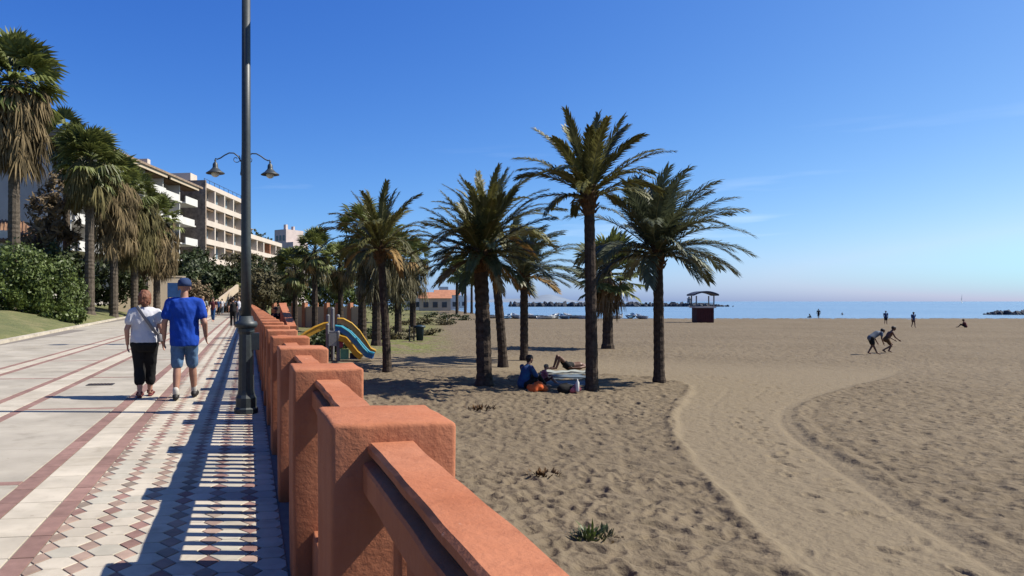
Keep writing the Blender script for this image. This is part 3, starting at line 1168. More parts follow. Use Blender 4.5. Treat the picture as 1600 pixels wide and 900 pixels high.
def date_palm(name, base, h, r0, r1, label, lean=(0, 0), n=46, L=2.5, wind=(0, 0, 0), seed=1, mt='frond', boots=True,
              el_hi=82, el_lo=-25, droop=1.0, az0=None, azspan=None, group='date palms on the sand', dry=3, leaflet=0.40, curve=0.3, nl=58, width=.05, keep=None):
    rnd = random.Random(seed)
    x, y = base
    z = float(beach_z(x, y))
    t = thing(name, label, 'palm tree', (x, y, z), 0, group)
    trunk_mesh(h, r0, r1, (lean[0], lean[1], 0), 11, seed=seed, curve=curve).build('trunk', M['bark'], t)
    top = Vector((lean[0], lean[1], h))
    if boots:
        b = MB()
        prof = []
        pts = [top + Vector((0, 0, -.75 + .1 * k)) for k in range(10)]
        rad = [r1 * (1.0 + .55 * math.sin(min(1, k / 5) * 1.6)) * (1.08 if k % 2 else .95) for k in range(10)]
        b.tube(pts, rad, 11)
        for k in range(26):                     # cut leaf stubs
            a = k * 2.4
            zz = -.65 + .028 * k
            p = top + Vector((math.cos(a) * r1 * 1.25, math.sin(a) * r1 * 1.25, zz))
            b.tube([p, p + Vector((math.cos(a) * .12, math.sin(a) * .12, .16))], [.045, .02], 5)
        b.build('leaf_bases', M['boots'], t)
    for k in range(n):
        s = (k + .5) / n
        az = k * 2.39996 + rnd.uniform(-.25, .25)
        el = R(el_hi + (el_lo - el_hi) * s ** 0.9 + rnd.uniform(-7, 7))
        if keep and not keep(az % (2 * math.pi), el):
            continue
        ll = L * rnd.uniform(.85, 1.1) * (0.78 + .22 * math.sin(s * math.pi))
        p0 = top + Vector((math.cos(az) * r1 * .6, math.sin(az) * r1 * .6, .12 - .4 * s))
        V, F, pts = frond_arrays(p0, az, el, ll, droop * (0.75 + .7 * s) * rnd.uniform(.8, 1.2), wind, rnd, leaflet, nl, width)
        mb = MB().add(V, F)
        nf = len(mb.f)
        mb.tube(pts[::2], [.022 * (1 - .85 * i / 8) for i in range(len(pts[::2]))], 4, False)
        me = mb.mesh('frond', M['frondry'] if (k >= n - dry) else M[mt])
        me.materials.append(M['rachis'])
        mi = np.zeros(len(me.polygons), dtype=np.int32)
        mi[nf:] = 1
        me.polygons.foreach_set('material_index', mi)
        link('frond', me, t)
    return t


# fan leaves -----------------------------------------------------
def fan_leaf(seed, pet=0.9, rad=0.85, nseg=20, span=205, droop=0.35, stiff=0.55):
    rnd = random.Random(seed)
    V, F = [], []
    mb = MB()
    # leaf along +X, hub at (pet,0,0)
    sag = lambda q: -droop * q * q
    pp = [Vector((pet * k / 4, 0, sag(k / 4) * .25)) for k in range(5)]
    mb.tube(pp, [.03, .025, .02, .017, .015], 4, False)
    hub = pp[-1]
    for i in range(nseg):
        a = R(-span / 2 + span * i / (nseg - 1)) + rnd.uniform(-.03, .03)
        L = rad * (0.72 + .28 * math.cos(a * .8)) * rnd.uniform(.88, 1.08)
        dx, dy = math.cos(a), math.sin(a)
        lift = .10 * math.cos(a * 2)
        wd = rad * 0.068
        nx, ny = -dy, dx
        p1 = hub + Vector((dx * L * stiff, dy * L * stiff, lift * L - droop * .25 * L * stiff))
        tipdrop = droop * rnd.uniform(.5, 1.3)
        p2 = hub + Vector((dx * L * .95, dy * L * .95, lift * L - tipdrop * L))
        fold = Vector((0, 0, .02 if i % 2 else -.02))
        w1 = Vector((nx, ny, 0)) * wd
        o = len(V)
        V += [hub, p1 + w1 + fold, p1 - w1 - fold, p2]
        F += [(o, o + 2, o + 1), (o + 2, o + 3, o + 1)]
    mb.add(V, F)
    return mb


FAN = [fan_leaf(s, droop=d, stiff=st).mesh('leaf', M['fan']) for s, d, st in ((1, .2, .6), (2, .35, .6), (3, .5, .55), (4, .28, .65))]
FRESH = [fan_leaf(s, droop=.12, stiff=.68, rad=.8, span=230).mesh('leaf', M['fan']) for s in (11, 12)]
FAN_DRY = [fan_leaf(s, droop=.8, stiff=.5, pet=.8).mesh('leaf', M['frondry']) for s in (5, 6)]


def skirt_mesh(top, length, r_in, r_out, n, seed, m, leaf=0.9, name='dead_leaf_skirt', parent=None, taper=0.35):
    """old leaves hanging against the trunk"""
    rnd = random.Random(seed)
    V, F = [], []
    for k in range(n):
        s = rnd.random() ** 1.1
        a = rnd.uniform(0, 2 * math.pi)
        z = -length * s
        rr = r_in + (r_out - r_in) * (1 - taper * s) * rnd.uniform(.3, 1.2)
        d = Vector((math.cos(a), math.sin(a), 0))
        hub = Vector(top) + d * rr + Vector((0, 0, z))
        tw = Vector((-d.y, d.x, 0))
        root = Vector(top) + d * r_in * .7 + Vector((0, 0, z + rnd.uniform(.3, .7)))
        o = len(V)
        V += [root + tw * .02, root - tw * .02, hub - tw * .02, hub + tw * .02]
        F.append((o, o + 1, o + 2, o + 3))
        ll = leaf * rnd.uniform(.55, 1.35)
        out = rnd.uniform(.1, .9)
        for j in range(12):
            q = (j - 5.5) / 5.5
            dirv = (Vector((0, 0, -1)) + tw * q * rnd.uniform(.3, .95) + d * rnd.uniform(-.15, out)).normalized()
            mid = hub + dirv * ll * .5
            tip = mid + (dirv + Vector((0, 0, -.8)) + tw * rnd.uniform(-.3, .3)).normalized() * ll * .5
            wv = (tw * .8 + d * rnd.uniform(-.8, .8)).normalized() * .03 * ll
            o = len(V)
            V += [hub, mid + wv, mid - wv, tip]
            F += [(o, o + 2, o + 1), (o + 2, o + 3, o + 1)]
    return MB().add(V, F).build(name, M[m], parent)


def fan_palm(name, pos, h, r, label, n=26, scale=1.0, skirt=(2.5, 1.0, 70), seed=1, group=None, el=(80, -30), lean=(0, 0), zbase=None, bark='barkl', leaf_objects=True,
             skirt_mat='skirt', fans=None):
    rnd = random.Random(seed)
    x, y, z = pos
    t = thing(name, label, 'palm tree', (x, y, z), 0, group)
    trunk_mesh(h, r, r * .72, (lean[0], lean[1], 0), 10, 0.16, 1.35, .06, seed).build('trunk', M[bark], t)
    top = Vector((lean[0], lean[1], h))
    joined = None if leaf_objects else MB()
    for k in range(n):
        s = (k + .5) / n
        az = k * 2.39996 + rnd.uniform(-.3, .3)
        e = R(el[0] + (el[1] - el[0]) * s + rnd.uniform(-8, 8))
        mtx = Matrix.Translation(top + Vector((0, 0, .1 - .35 * s))) @ Matrix.Rotation(az, 4, 'Z') @ Matrix.Rotation(-e, 4, 'Y') @ Matrix.Rotation(rnd.uniform(-.4, .4), 4, 'X') @ Matrix.Scale(scale * rnd.uniform(.85, 1.12), 4)
        me = (fans or FAN)[rnd.randrange(len(fans or FAN))] if fans or s < .8 or not leaf_objects or rnd.random() < .5 else FAN_DRY[rnd.randrange(2)]
        if leaf_objects:
            o = link('leaf', me, t)
            o.matrix_local = mtx
        else:
            joined.add([mtx @ v.co for v in me.vertices], [tuple(p.vertices) for p in me.polygons])
    if joined:
        joined.build('crown', M['fan'], t)
    if skirt:
        ln, ro, ns = skirt
        skirt_mesh(top + Vector((0, 0, -.1)), ln, r * .8, ro, ns, seed + 50, skirt_mat, .95 * scale, parent=t)
    return t


WIND = (0.75, 0.1, 0)
pA = at_height(605, 581, -1.32)
date_palm('date_palm', (pA.x, pA.y), 5.0, .175, .14, 'slim date palm with arching fronds nearest the slides', lean=(-.28, 0), n=38, L=2.7, seed=3, el_hi=80, el_lo=5, droop=1.5, wind=(.1, 0, 0), leaflet=.40)
pB = at_height(757, 602, -1.31)
date_palm('date_palm', (pB.x, pB.y), 4.45, .255, .22, 'thick trunked bushy date palm in front of the leaning one', lean=(-.15, 0), n=60, L=2.3, seed=4, el_lo=-22, droop=.9, wind=(-.12, 0, .05), dry=5, leaflet=.44)
pB2 = at_height(786, 572, -1.33)
date_palm('date_palm', (pB2.x, pB2.y), 5.9, .20, .16, 'leaning date palm just behind the thick trunked bushy palm', lean=(-.55, 0), n=44, L=3.1, seed=5, el_lo=0, droop=1.2, wind=(.25, 0, 0), dry=4, leaflet=.44)
pC = at_height(819, 562, -1.34)
date_palm('date_palm', (pC.x, pC.y), 4.1, .19, .18, 'windswept date palm with greyish fronds right behind the seated sunbather', lean=(0, 0), n=46, L=3.0, seed=6, mt='frond2', el_hi=85, el_lo=5, droop=1.25, wind=(.95, 0, -.1), leaflet=.6, keep=lambda a, e: not (2.2 < a < 4.2 and e < R(35)))
pD = at_height(925, 611, -1.31)
date_palm('date_palm', (pD.x, pD.y), 6.15, .19, .15, 'tallest date palm with a long slim trunk beside the towels', lean=(-.10, 0), n=34, L=2.6, seed=17, el_hi=84, el_lo=14, droop=1.25, wind=(.05, 0, 0), dry=0, leaflet=.42, width=.055)
pF = at_height(1030, 598, -1.31)
date_palm('date_palm', (pF.x, pF.y), 4.55, .18, .15, 'windblown date palm standing nearest the sea, fronds streaming toward the water', lean=(-.05, 0), n=58, L=3.0, seed=8, mt='frond2', el_hi=82, el_lo=4, droop=1.35, wind=(.5, .1, -.02), dry=0, leaflet=.62)
pE = at_height(941, 545, -1.36)
fan_palm('fan_palm', (pE.x + .35, pE.y, -1.36), 4.6, .32, 'short fan palm behind the tallest date palm', n=40, scale=1.5, skirt=(1.5, .65, 45), seed=9, bark='bark', el=(86, -34), skirt_mat='leafb', fans=FRESH)

# playground-side fan palms with brown skirts
GP = 'fan palms behind the slides'
for k, (px, py, t, top, rr, lab, nn) in enumerate([
        (566, 520, 52, 345, .32, 'shaggy fan palm at the slide end of the row behind the slim date palm', 24),
        (588, 532, 47, 362, .30, 'fan palm whose bare trunk stands just left of the slim date palm', 22),
        (622, 515, 60, 388, .30, 'fan palm just right of the slim date palm trunk', 22),
        (645, 512, 66, 392, .30, 'fan palm at the bin end of the row behind the slim date palm', 24)]):
    p = at_depth(px, py, t)
    z0 = float(beach_z(p.x, p.y))
    zt = EYE + t * (471 - top) / 1150
    fan_palm('fan_palm', (p.x, p.y, z0), zt - z0 - .5, rr, lab, n=nn, scale=1.25, skirt=(3.0, 1.35, 90), seed=20 + k, group=GP, bark='bark', skirt_mat='leafo')

# greener palms beyond the balustrade
for k, (px, t, top, lab) in enumerate([
        (492, 66, 392, 'full green fan palm beyond the ramp parapet, tallest of the greener ones'),
        (461, 74, 418, 'low green fan palm nearest the balustrade beyond the ramp'),
        (532, 70, 412, 'green fan palm between the tallest green one and the shaggy row')]):
    p = at_depth(px, 471, t)
    z0 = -1.3
    zt = EYE + t * (471 - top) / 1150
    fan_palm('fan_palm', (p.x, p.y, z0), zt - z0, .3, lab, n=34, scale=1.45, skirt=(1.5, 1.0, 40), seed=30 + k, group='green fan palms beyond the ramp', bark='bark', el=(85, -45), skirt_mat='leafo')

# far palms by the white houses
for k, (px, t, top) in enumerate([(714, 150, 420), (727, 165, 424), (737, 178, 422), (745, 190, 427)]):
    p = at_depth(px, 471, t)
    z0 = -1.4
    zt = EYE + t * (471 - top) / 1150
    lab = ['leftmost', 'second from left', 'third from left', 'rightmost'][k] + ' of the four distant palms by the far houses'
    fan_palm('distant_palm', (p.x, p.y, z0), zt - z0, .32, lab, n=30, scale=2.2, skirt=None, seed=40 + k, group='distant palms', bark='bark', leaf_objects=False, el=(70, -50))

# left bank: tall palms with long brown skirts
GL = 'skirted fan palms on the lawn bank'
for k, (px, t, top, rr, sk, lab, nn, sc_) in enumerate([
        (22, 47, 128, .40, (4.4, 1.9, 230), 'tallest skirted fan palm at the picture edge above the hedge', 58, 1.95),
        (104, 66, 212, .36, (2.4, 1.3, 70), 'slender fan palm showing its green top behind the two tallest skirted palms', 30, 1.5),
        (140, 58, 250, .40, (2.6, 1.7, 120), 'fan palm with a thick pale bare trunk next to the hedge', 60, 1.8),
        (178, 62, 285, .36, (5.2, 2.0, 230), 'shaggy brown skirted palm just right of the thick pale trunk', 40, 1.6),
        (210, 66, 308, .36, (5.4, 2.1, 240), 'shaggy brown skirted palm above the woman', 36, 1.6),
        (245, 70, 340, .36, (4.8, 2.1, 220), 'shaggy brown skirted palm above the man, farthest of the row', 34, 1.6)]):
    p = at_depth(px, 471, t)
    z0 = float(ground_z(p.x, p.y)) - .1
    zt = EYE + t * (471 - top) / 1150
    fan_palm('skirted_palm', (p.x, p.y, z0), zt - z0, rr, lab, n=nn, scale=sc_, skirt=sk, seed=60 + k, group=GL, el=(85, -78), skirt_mat='skirt2' if k in (1, 2, 4) else 'skirt')


# ------------------------------------------------------------------ shrubs and trees of small leaves
def leaf_cloud(blobs, n, size, seed, long=1.8):
    """blobs: (x,y,z, rx,ry,rz); leaves gather in clumps near the surface of each"""
    g = np.random.default_rng(seed)
    w_ = np.array([b[3] * b[4] + b[4] * b[5] + b[3] * b[5] for b in blobs])
    cnt = np.maximum(1, (n * w_ / w_.sum()).astype(int))
    P, N = [], []
    for b, c in zip(blobs, cnt):
        ncl = max(8, c // 28)
        d = g.normal(size=(ncl, 3))
        d /= np.linalg.norm(d, axis=1, keepdims=True)
        rad = g.uniform(.62, 1.08, (ncl, 1))
        cl = d * rad
        idx = g.integers(0, ncl, c)
        q = cl[idx] + g.normal(scale=.13, size=(c, 3))
        P.append(np.array(b[:3]) + q * np.array(b[3:6]))
        nn = d[idx] + g.normal(scale=.6, size=(c, 3))
        N.append(nn / np.linalg.norm(nn, axis=1, keepdims=True))
    P, N = np.vstack(P), np.vstack(N)
    m = len(P)
    a = np.cross(N, g.normal(size=(m, 3)))
    a /= np.linalg.norm(a, axis=1, keepdims=True) + 1e-9
    b_ = np.cross(N, a)
    s = size * g.uniform(.6, 1.35, (m, 1))
    V = np.stack([P - a * s * long * .5, P + b_ * s * .5, P + a * s * long * .5, P - b_ * s * .5], 1).reshape(-1, 3)
    F = np.arange(m * 4).reshape(-1, 4)
    return V, F


def bush(name, cat, label, base, blobs, n, size, m, seed, stem=None, group=None, long=1.8):
    """base: world point; blobs relative to it"""
    t = thing(name, label, cat, tuple(base), 0, group)
    V, F = leaf_cloud(blobs, n, size, seed, long)
    link('crown', np_mesh('crown', V, F, M[m]), t)
    rnd = random.Random(seed)
    mb = MB()
    cx = sum(b[0] for b in blobs) / len(blobs)
    top = max(b[2] for b in blobs)
    r = stem or 0.08
    mb.tube([(cx, 0, -.3), (cx * .9, 0, top * .35), (cx, 0, top * .7)], [r, r * .8, r * .5], 7)
    for b in blobs:
        mb.tube([(cx, 0, top * .3), ((b[0] + cx) / 2, b[1] / 2, b[2] * .75), (b[0], b[1], b[2])], [r * .55, r * .4, r * .15], 5)
    mb.build('trunk', M['wood'], t)
    return t


def bank(px, t, dz=0.0):
    p = at_depth(px, 471, t)
    return (p.x, p.y, float(ground_z(p.x, p.y)) - .05 + dz)


GH = 'hedge shrubs on the lawn bank'
bush('shrub', 'shrub', 'big leafy green shrub at the picture edge under the tiled roof', bank(15, 44), [(-1, 0, 1.6, 2.0, 1.6, 1.7), (.3, .2, 2.7, 1.7, 1.4, 1.3), (1.2, -.4, 1.2, 1.3, 1.2, 1.2)], 9500, .12, 'leafm', 1, group=GH)
bush('shrub', 'shrub', 'bright green shrub in the middle of the hedge beneath the roof', bank(68, 45), [(0, 0, 1.5, 1.5, 1.3, 1.5), (.5, .2, 2.6, 1.2, 1.1, 1.0), (-.6, -.3, 2.2, 1.1, 1, 1.1)], 7600, .12, 'leafm', 2, group=GH)
bush('shrub', 'shrub', 'rounded shrub touching the thick pale palm trunk', bank(114, 48), [(0, 0, 1.2, .95, .9, 1.3), (-.2, 0, 2.0, .7, .7, .7)], 4200, .11, 'leafm', 3, group=GH)
bush('shrub', 'shrub', 'low pale green clump at the foot of the rounded shrub', bank(95, 43), [(0, 0, .4, 1.3, .6, .5), (.9, .2, .35, .7, .5, .4)], 1500, .14, 'leafm', 4, group=GH)
bush('tree', 'tree', 'dark leafy tree between the tiled roof and the thick trunk', bank(92, 60), [(0, 0, 3.0, 2.2, 1.8, 2.2), (-1.5, 0, 3.6, 1.5, 1.4, 1.2), (1.4, 0, 2.6, 1.5, 1.4, 1.6)], 3600, .22, 'leafd', 5, .16)
bush('tree', 'tree', 'dark leafy tree behind the palm trunks above the woman', bank(172, 74), [(0, 0, 3.0, 2.8, 2, 2.6), (2.2, 0, 3.6, 2.0, 1.6, 2.0), (-2.2, 0, 2.6, 1.8, 1.6, 2.0)], 3600, .25, 'leafd', 6, .18)
bush('tree', 'tree', 'dark conical tree in front of the stone gable', bank(296, 92), [(0, 0, 4.0, 2.0, 1.8, 3.2), (-.8, 0, 2.2, 2.2, 1.8, 2.0), (.3, 0, 6.4, 1.1, 1.0, 1.8)], 3600, .24, 'leafd', 7, .18)
bush('tree', 'tree', 'thin grey brown tree between the tallest palm and the thick trunk', bank(72, 62), [(0, 0, 7.5, 1.6, 1.4, 2.6), (.9, 0, 9.6, 1.2, 1.1, 2.0), (-.6, 0, 5.4, 1.5, 1.3, 1.8), (1.6, 0, 7.0, 1.3, 1.2, 1.8)], 2600, .2, 'leafb', 14, .14, long=3.4)
bush('tree', 'tree', 'dark spiky tree right of the man below the pale retaining wall', bank(326, 84), [(0, 0, 3.2, 1.2, 1.1, 1.8), (.7, 0, 4.0, .7, .7, 1.1), (-.9, 0, 2.4, 1.3, 1.1, 1.5)], 2600, .24, 'leafd', 8, .15, long=3.2)
bush('tree', 'tree', 'reddish brown bushy tree above the man', bank(306, 80), [(0, 0, 2.4, 1.6, 1.4, 1.5), (-1.0, 0, 1.7, 1.3, 1.2, 1.3)], 2400, .2, 'leafb', 9, .14)
bush('shrub', 'shrub', 'tan dry bushes below the pale retaining wall left of the near lamp post', bank(357, 97), [(-1.4, 0, 1.3, 1.6, 1.3, 1.4), (1.0, 0, 1.8, 1.7, 1.3, 1.7), (0, 0, 2.6, 1.3, 1.1, 1.0)], 3000, .2, 'leafb', 10)
bush('tree', 'tree', 'feathery dark tree just right of the near lamp post', (at_depth(412, 471, 82).x, at_depth(412, 471, 82).y, -.9), [(0, 0, 3.4, 1.5, 1.4, 2.0), (-.8, 0, 4.6, 1.2, 1.1, 1.2), (.9, 0, 4.3, 1.3, 1.1, 1.5)], 4200, .17, 'leafo', 11, .16, long=3)
bush('tree', 'tree', 'dark round tree between the feathery tree and the green palms', (at_depth(440, 471, 92).x, at_depth(440, 471, 92).y, -.9), [(0, 0, 3.6, 1.9, 1.6, 1.8), (-1.1, 0, 4.6, 1.5, 1.3, 1.3), (1.2, 0, 4.8, 1.4, 1.2, 1.2)], 3600, .2, 'leafd', 12, .16)
bush('tree', 'tree', 'dark umbrella shaped tree below the pink grey building', (at_depth(456, 471, 128).x, at_depth(456, 471, 128).y, 2), [(0, 0, 7.4, 2.8, 2.2, 1.2), (-1.6, 0, 6.6, 2.2, 1.8, 1.0), (2.2, 0, 6.8, 2.0, 1.8, 1.0)], 3000, .28, 'leafd', 13, .2)
for k, (px, t, base, hh, wd, mm, lab) in enumerate([
        (398, 100, 0.2, 7.2, 2.4, 'leafd', 'dark tree hugging the near lamp post beyond the walkers'),
        (425, 106, 0, 7.4, 2.8, 'leafo', 'olive tree behind the feathery one right of the lamp post'),
        (470, 100, -.9, 6.4, 3.0, 'leafm', 'green tree between the low palm and the umbrella shaped tree'),
        (513, 96, -.9, 6.6, 3.0, 'leafd', 'dark tree filling the gap behind the tallest green palm'),
        (548, 92, -1, 6.2, 2.8, 'leafm', 'green tree behind the shaggy palm row at its slide end'),
        (600, 104, -1.2, 6.6, 3.4, 'leafd', 'dark tree seen between the fan palms behind the slim date palm'),
        (384, 112, 4, 5.0, 3.4, 'leafo', 'olive bush on the slope below the stepped wing'),
        (345, 108, 3, 3.6, 2.6, 'leafd', 'dark bush on the slope below the pale retaining wall'),
        (312, 100, 2.6, 6.0, 2.4, 'leafd', 'dark tree in front of the beige block corner'),
        (272, 88, 1.8, 5.4, 2.6, 'leafd', 'dark tree behind the farthest skirted palm')]):
    p = at_depth(px, 471, t)
    bush('tree', 'tree', lab, (p.x, p.y, base), [(0, 0, hh * .45, wd, wd * .8, hh * .4), (-wd * .45, 0, hh * .68, wd * .7, wd * .6, hh * .28), (wd * .45, .2, hh * .62, wd * .7, wd * .6, hh * .3), (0, 0, hh * .85, wd * .5, wd * .5, hh * .18)],
         3000, .24, mm, 120 + k, .16, 'trees along the far end of the promenade')
for k, (px, t, w_, h_, lab) in enumerate([(477, 36, 1.3, .75, 'blue green low hedge beside the ramp parapet'), (500, 44, 1.6, .6, 'low dark hedge behind the yellow slide'),
                                          (545, 56, 2.2, .7, 'low hedge between the slides and the shaggy palms')]):
    p = at_depth(px, 471, t)
    bush('hedge', 'hedge', lab, (p.x, p.y, float(beach_z(p.x, p.y)) - .05), [(-w_ * .5, 0, h_ * .6, w_ * .7, .7, h_ * .7), (w_ * .5, 0, h_ * .6, w_ * .7, .7, h_ * .7)], 1800, .13, 'leafd', 70 + k, .04, 'low hedges by the playground')
for k, (px, t, w_, h_, lab) in enumerate([(632, 62, 2.4, .7, 'low shrubs behind the blue bin'), (668, 92, 3.2, .8, 'low shrubs in front of the far orange roofs'),
                                          (700, 118, 3.4, 1.0, 'farthest low shrubs at the foot of the distant palms'), (610, 56, 1.6, .5, 'low weeds at the foot of the fan palm row')]):
    p = at_depth(px, 471, t)
    bush('shrub', 'shrub', lab, (p.x, p.y, float(beach_z(p.x, p.y)) - .05), [(-w_ * .5, 0, h_ * .5, w_ * .7, .9, h_ * .7), (w_ * .5, 0, h_ * .5, w_ * .7, .9, h_ * .6)], 1500, .15, 'leafo' if k != 2 else 'leafd', 80 + k, .04, 'low shrubs at the back of the beach')

# small plants on the sand
def tuft(px, py, label, n, h, m, spread, seed, extra=None, name='beach_plant'):
    p = at_height(px, py, -1.27)
    z = float(beach_z(p.x, p.y))
    t = thing(name, label, 'plant', (p.x, p.y, z), 0)
    rnd = random.Random(seed)
    for nm, mm, cnt, hh, sp, wd in [('leaves', m, n, h, spread, .018)] + ([extra] if extra else []):
        V, F = [], []
        for k in range(cnt):
            a = rnd.uniform(0, 6.28)
            r = sp * rnd.random() ** .7
            b = Vector((math.cos(a) * r, math.sin(a) * r * .7, -.02))
            d = Vector((math.cos(a) * rnd.uniform(.1, 1.2), math.sin(a) * rnd.uniform(.1, 1.2), 1)).normalized()
            hk = hh * rnd.uniform(.4, 1.1)
            tip = b + d * hk + Vector((0, 0, -.15 * hk))
            mid = b + d * hk * .55
            s = Vector((-d.y, d.x, .01)).normalized() * wd
            o = len(V)
            V += [b - s * .6, b + s * .6, mid + s, mid - s, tip]
            F += [(o, o + 1, o + 2, o + 3), (o + 3, o + 2, o + 4)]
        MB().add(V, F).build(nm, M[mm], t)


tuft(925, 838, 'small green spiky plant with dark leaves on the sand beside the rail', 70, .16, 'leafd', .26, 1, ('green_blades', 'leafm', 16, .30, .07, .014))
tuft(957, 842, 'little withered tuft right of the green spiky plant', 30, .09, 'leafb', .14, 4)
tuft(848, 742, 'dry brown plant clump on the sand, nearer of two brown ones', 70, .16, 'boots', .27, 2)
tuft(750, 638, 'dry brown plant clump near the thick palm, farther of two', 60, .22, 'boots', .40, 3)

# ------------------------------------------------------------------ buildings
FD = math.atan2(CA - SA * .145, SA + CA * .145)        # direction of the facades


def bpart(nm, m, parent, *boxes):
    mb = MB()
    for b in boxes:
        mb.box(*b)
    return mb.build(nm, M[m], parent)


WIN = random.Random(5)


def window(parent, x0, x1, z0, z1, y, m='pane', fm='white'):
    f = MB()
    e = .09
    f.box((x0, y - .06, z0), (x1, y, z0 + e)).box((x0, y - .06, z1 - e), (x1, y, z1)).box((x0, y - .06, z0 + e), (x0 + e, y, z1 - e)).box((x1 - e, y - .06, z0 + e), (x1, y, z1 - e))
    f.box(((x0 + x1) / 2 - .04, y - .055, z0 + e), ((x0 + x1) / 2 + .04, y, z1 - e))
    o = f.build('window', M[fm], parent)
    if m == 'pane':
        m = WIN.choice(['pane', 'pane', 'pane', 'panel', 'shade', 'greyw'])
    bpart('pane', m, o, ((x0 + e * .5, y - .03, z0 + e * .5), (x1 - e * .5, y - .025, z1 - e * .5)))


# block with the brown stone gable
c0 = at_depth(320, 471, 119)
b2 = thing('apartment_block', 'beige apartment block with loggia windows and a brown stone gable behind the near lamp post', 'building', (c0.x, c0.y, 0), FD)
ZB, ST = 8.2, 3.05
bpart('body', 'pinkw', b2, ((0, 1.2, 0), (20, 14, ZB + 4 * ST)))
bpart('stone_gable', 'stone', b2, ((-.5, -.3, 0), (-.02, 14, ZB + 4 * ST + .6)))
for s in range(5):
    z = ZB + s * ST
    bpart('floor_band', 'pinkw', b2, ((0, -.05, z - .45), (20, 1.2, z + .45 if s < 4 else z + .3)))
xs = [0, 5, 10, 15, 20]
for x in xs:
    bpart('pier', 'pinkw', b2, ((max(x - .25, 0), 0, 0), (min(x + .25, 20), 1.2, ZB - .45)))
    for s in range(4):
        z = ZB + s * ST
        bpart('pier', 'pinkw', b2, ((max(x - .25, 0), 0, z + .45), (min(x + .25, 20), 1.2, z + ST - .45)))
for s in range(4):
    z = ZB + s * ST
    for i in range(4):
        window(b2, xs[i] + .5, xs[i] + 4.5, z + .5, z + ST - .55, 1.15, 'panel' if (i + s) % 3 == 1 else 'pane')
        if s < 3 and i % 2 == 0:
            bpart('awning', 'shade', b2, ((xs[i] + .4, .15, z + ST - .95), (xs[i] + 4.6, .22, z + ST - .46)))
bpart('roof_room', 'pinkw', b2, ((1.5, 3, ZB + 4 * ST + .3), (4.5, 8, ZB + 4 * ST + 2.2)))
bpart('parapet_rail', 'rail', b2, ((0, .1, ZB + 4 * ST + .95), (20, .16, ZB + 4 * ST + 1.0)))
for i in range(9):
    bpart('rail_post', 'rail', b2, ((.1 + i * 2.45, .1, ZB + 4 * ST + .3), (.16 + i * 2.45, .16, ZB + 4 * ST + .95)))
# lower stepped wing
b3 = thing('apartment_wing', 'lower stepped beige wing with a planted roof terrace right of the near lamp post', 'building', (c0.x + 20.3 * math.cos(FD), c0.y + 20.3 * math.sin(FD), 0), FD)
bpart('body', 'pinkw', b3, ((0, 1.2, 0), (30, 14, ZB + 2 * ST)))
for s in range(3):
    z = ZB + s * ST
    bpart('floor_band', 'pinkw', b3, ((0, -.1, z - .45), (30, 1.2, z + .4)))
xs = [0, 5, 10, 15, 20, 25, 30]
for x in xs:
    for s in range(2):
        z = ZB + s * ST
        bpart('pier', 'orangeroof' if (x // 5) % 3 == 1 else 'pinkw', b3, ((max(x - .3, 0), 0, z + .4), (min(x + .3, 30), 1.2, z + ST - .45)))
for s in range(2):
    for i in range(6):
        z = ZB + s * ST
        window(b3, xs[i] + .6, xs[i] + 4.4, z + .45, z + ST - .5, 1.15, 'pane')
bpart('penthouse', 'white', b3, ((4, 4, ZB + 2 * ST + .4), (20, 12, ZB + 2 * ST + 2.7)))
mb = MB().add([(3.4, 3.4, ZB + 2 * ST + 2.7), (20.6, 3.4, ZB + 2 * ST + 2.7), (20.6, 12.6, ZB + 2 * ST + 2.7), (3.4, 12.6, ZB + 2 * ST + 2.7), (3.4, 8, ZB + 2 * ST + 4.4), (20.6, 8, ZB + 2 * ST + 4.4)],
               [(0, 1, 5, 4), (2, 3, 4, 5), (0, 4, 3), (1, 2, 5), (0, 3, 2, 1)])
mb.build('roof', M['white'], b3)
for i in range(3):
    window(b3, 5 + i * 5, 8.2 + i * 5, ZB + 2 * ST + .6, ZB + 2 * ST + 2.4, 3.95, 'pane')
V, F = leaf_cloud([(3 + 3.6 * i, 1.6, ZB + 2 * ST + .9, 1.6, .8, .6 + .4 * (i % 2)) for i in range(7)], 1500, .22, 5)
link('terrace_plants', np_mesh('terrace_plants', V, F, M['leafd']), b3)
# pale retaining wall under both
b4 = thing('retaining_wall', 'pale pinkish retaining wall under the beige apartment block', 'wall', (c0.x, c0.y, 0), FD)
bpart('wall', 'pinkw', b4, ((2, -4.2, -1), (34, -3.8, ZB - 1.4)))
bpart('coping', 'white', b4, ((1.9, -4.3, ZB - 1.4), (34.1, -3.7, ZB - 1.2)))
bpart('railing', 'rail', b4, ((2, -4.05, ZB - .35), (34, -3.98, ZB - .28)), *[((2 + .9 * i, -4.05, ZB - 1.2), (2.06 + .9 * i, -3.99, ZB - .35)) for i in range(36)])
bpart('terrace', 'concrete', b4, ((2, -3.8, ZB - 1.8), (34, -.06, ZB - 1.5)))

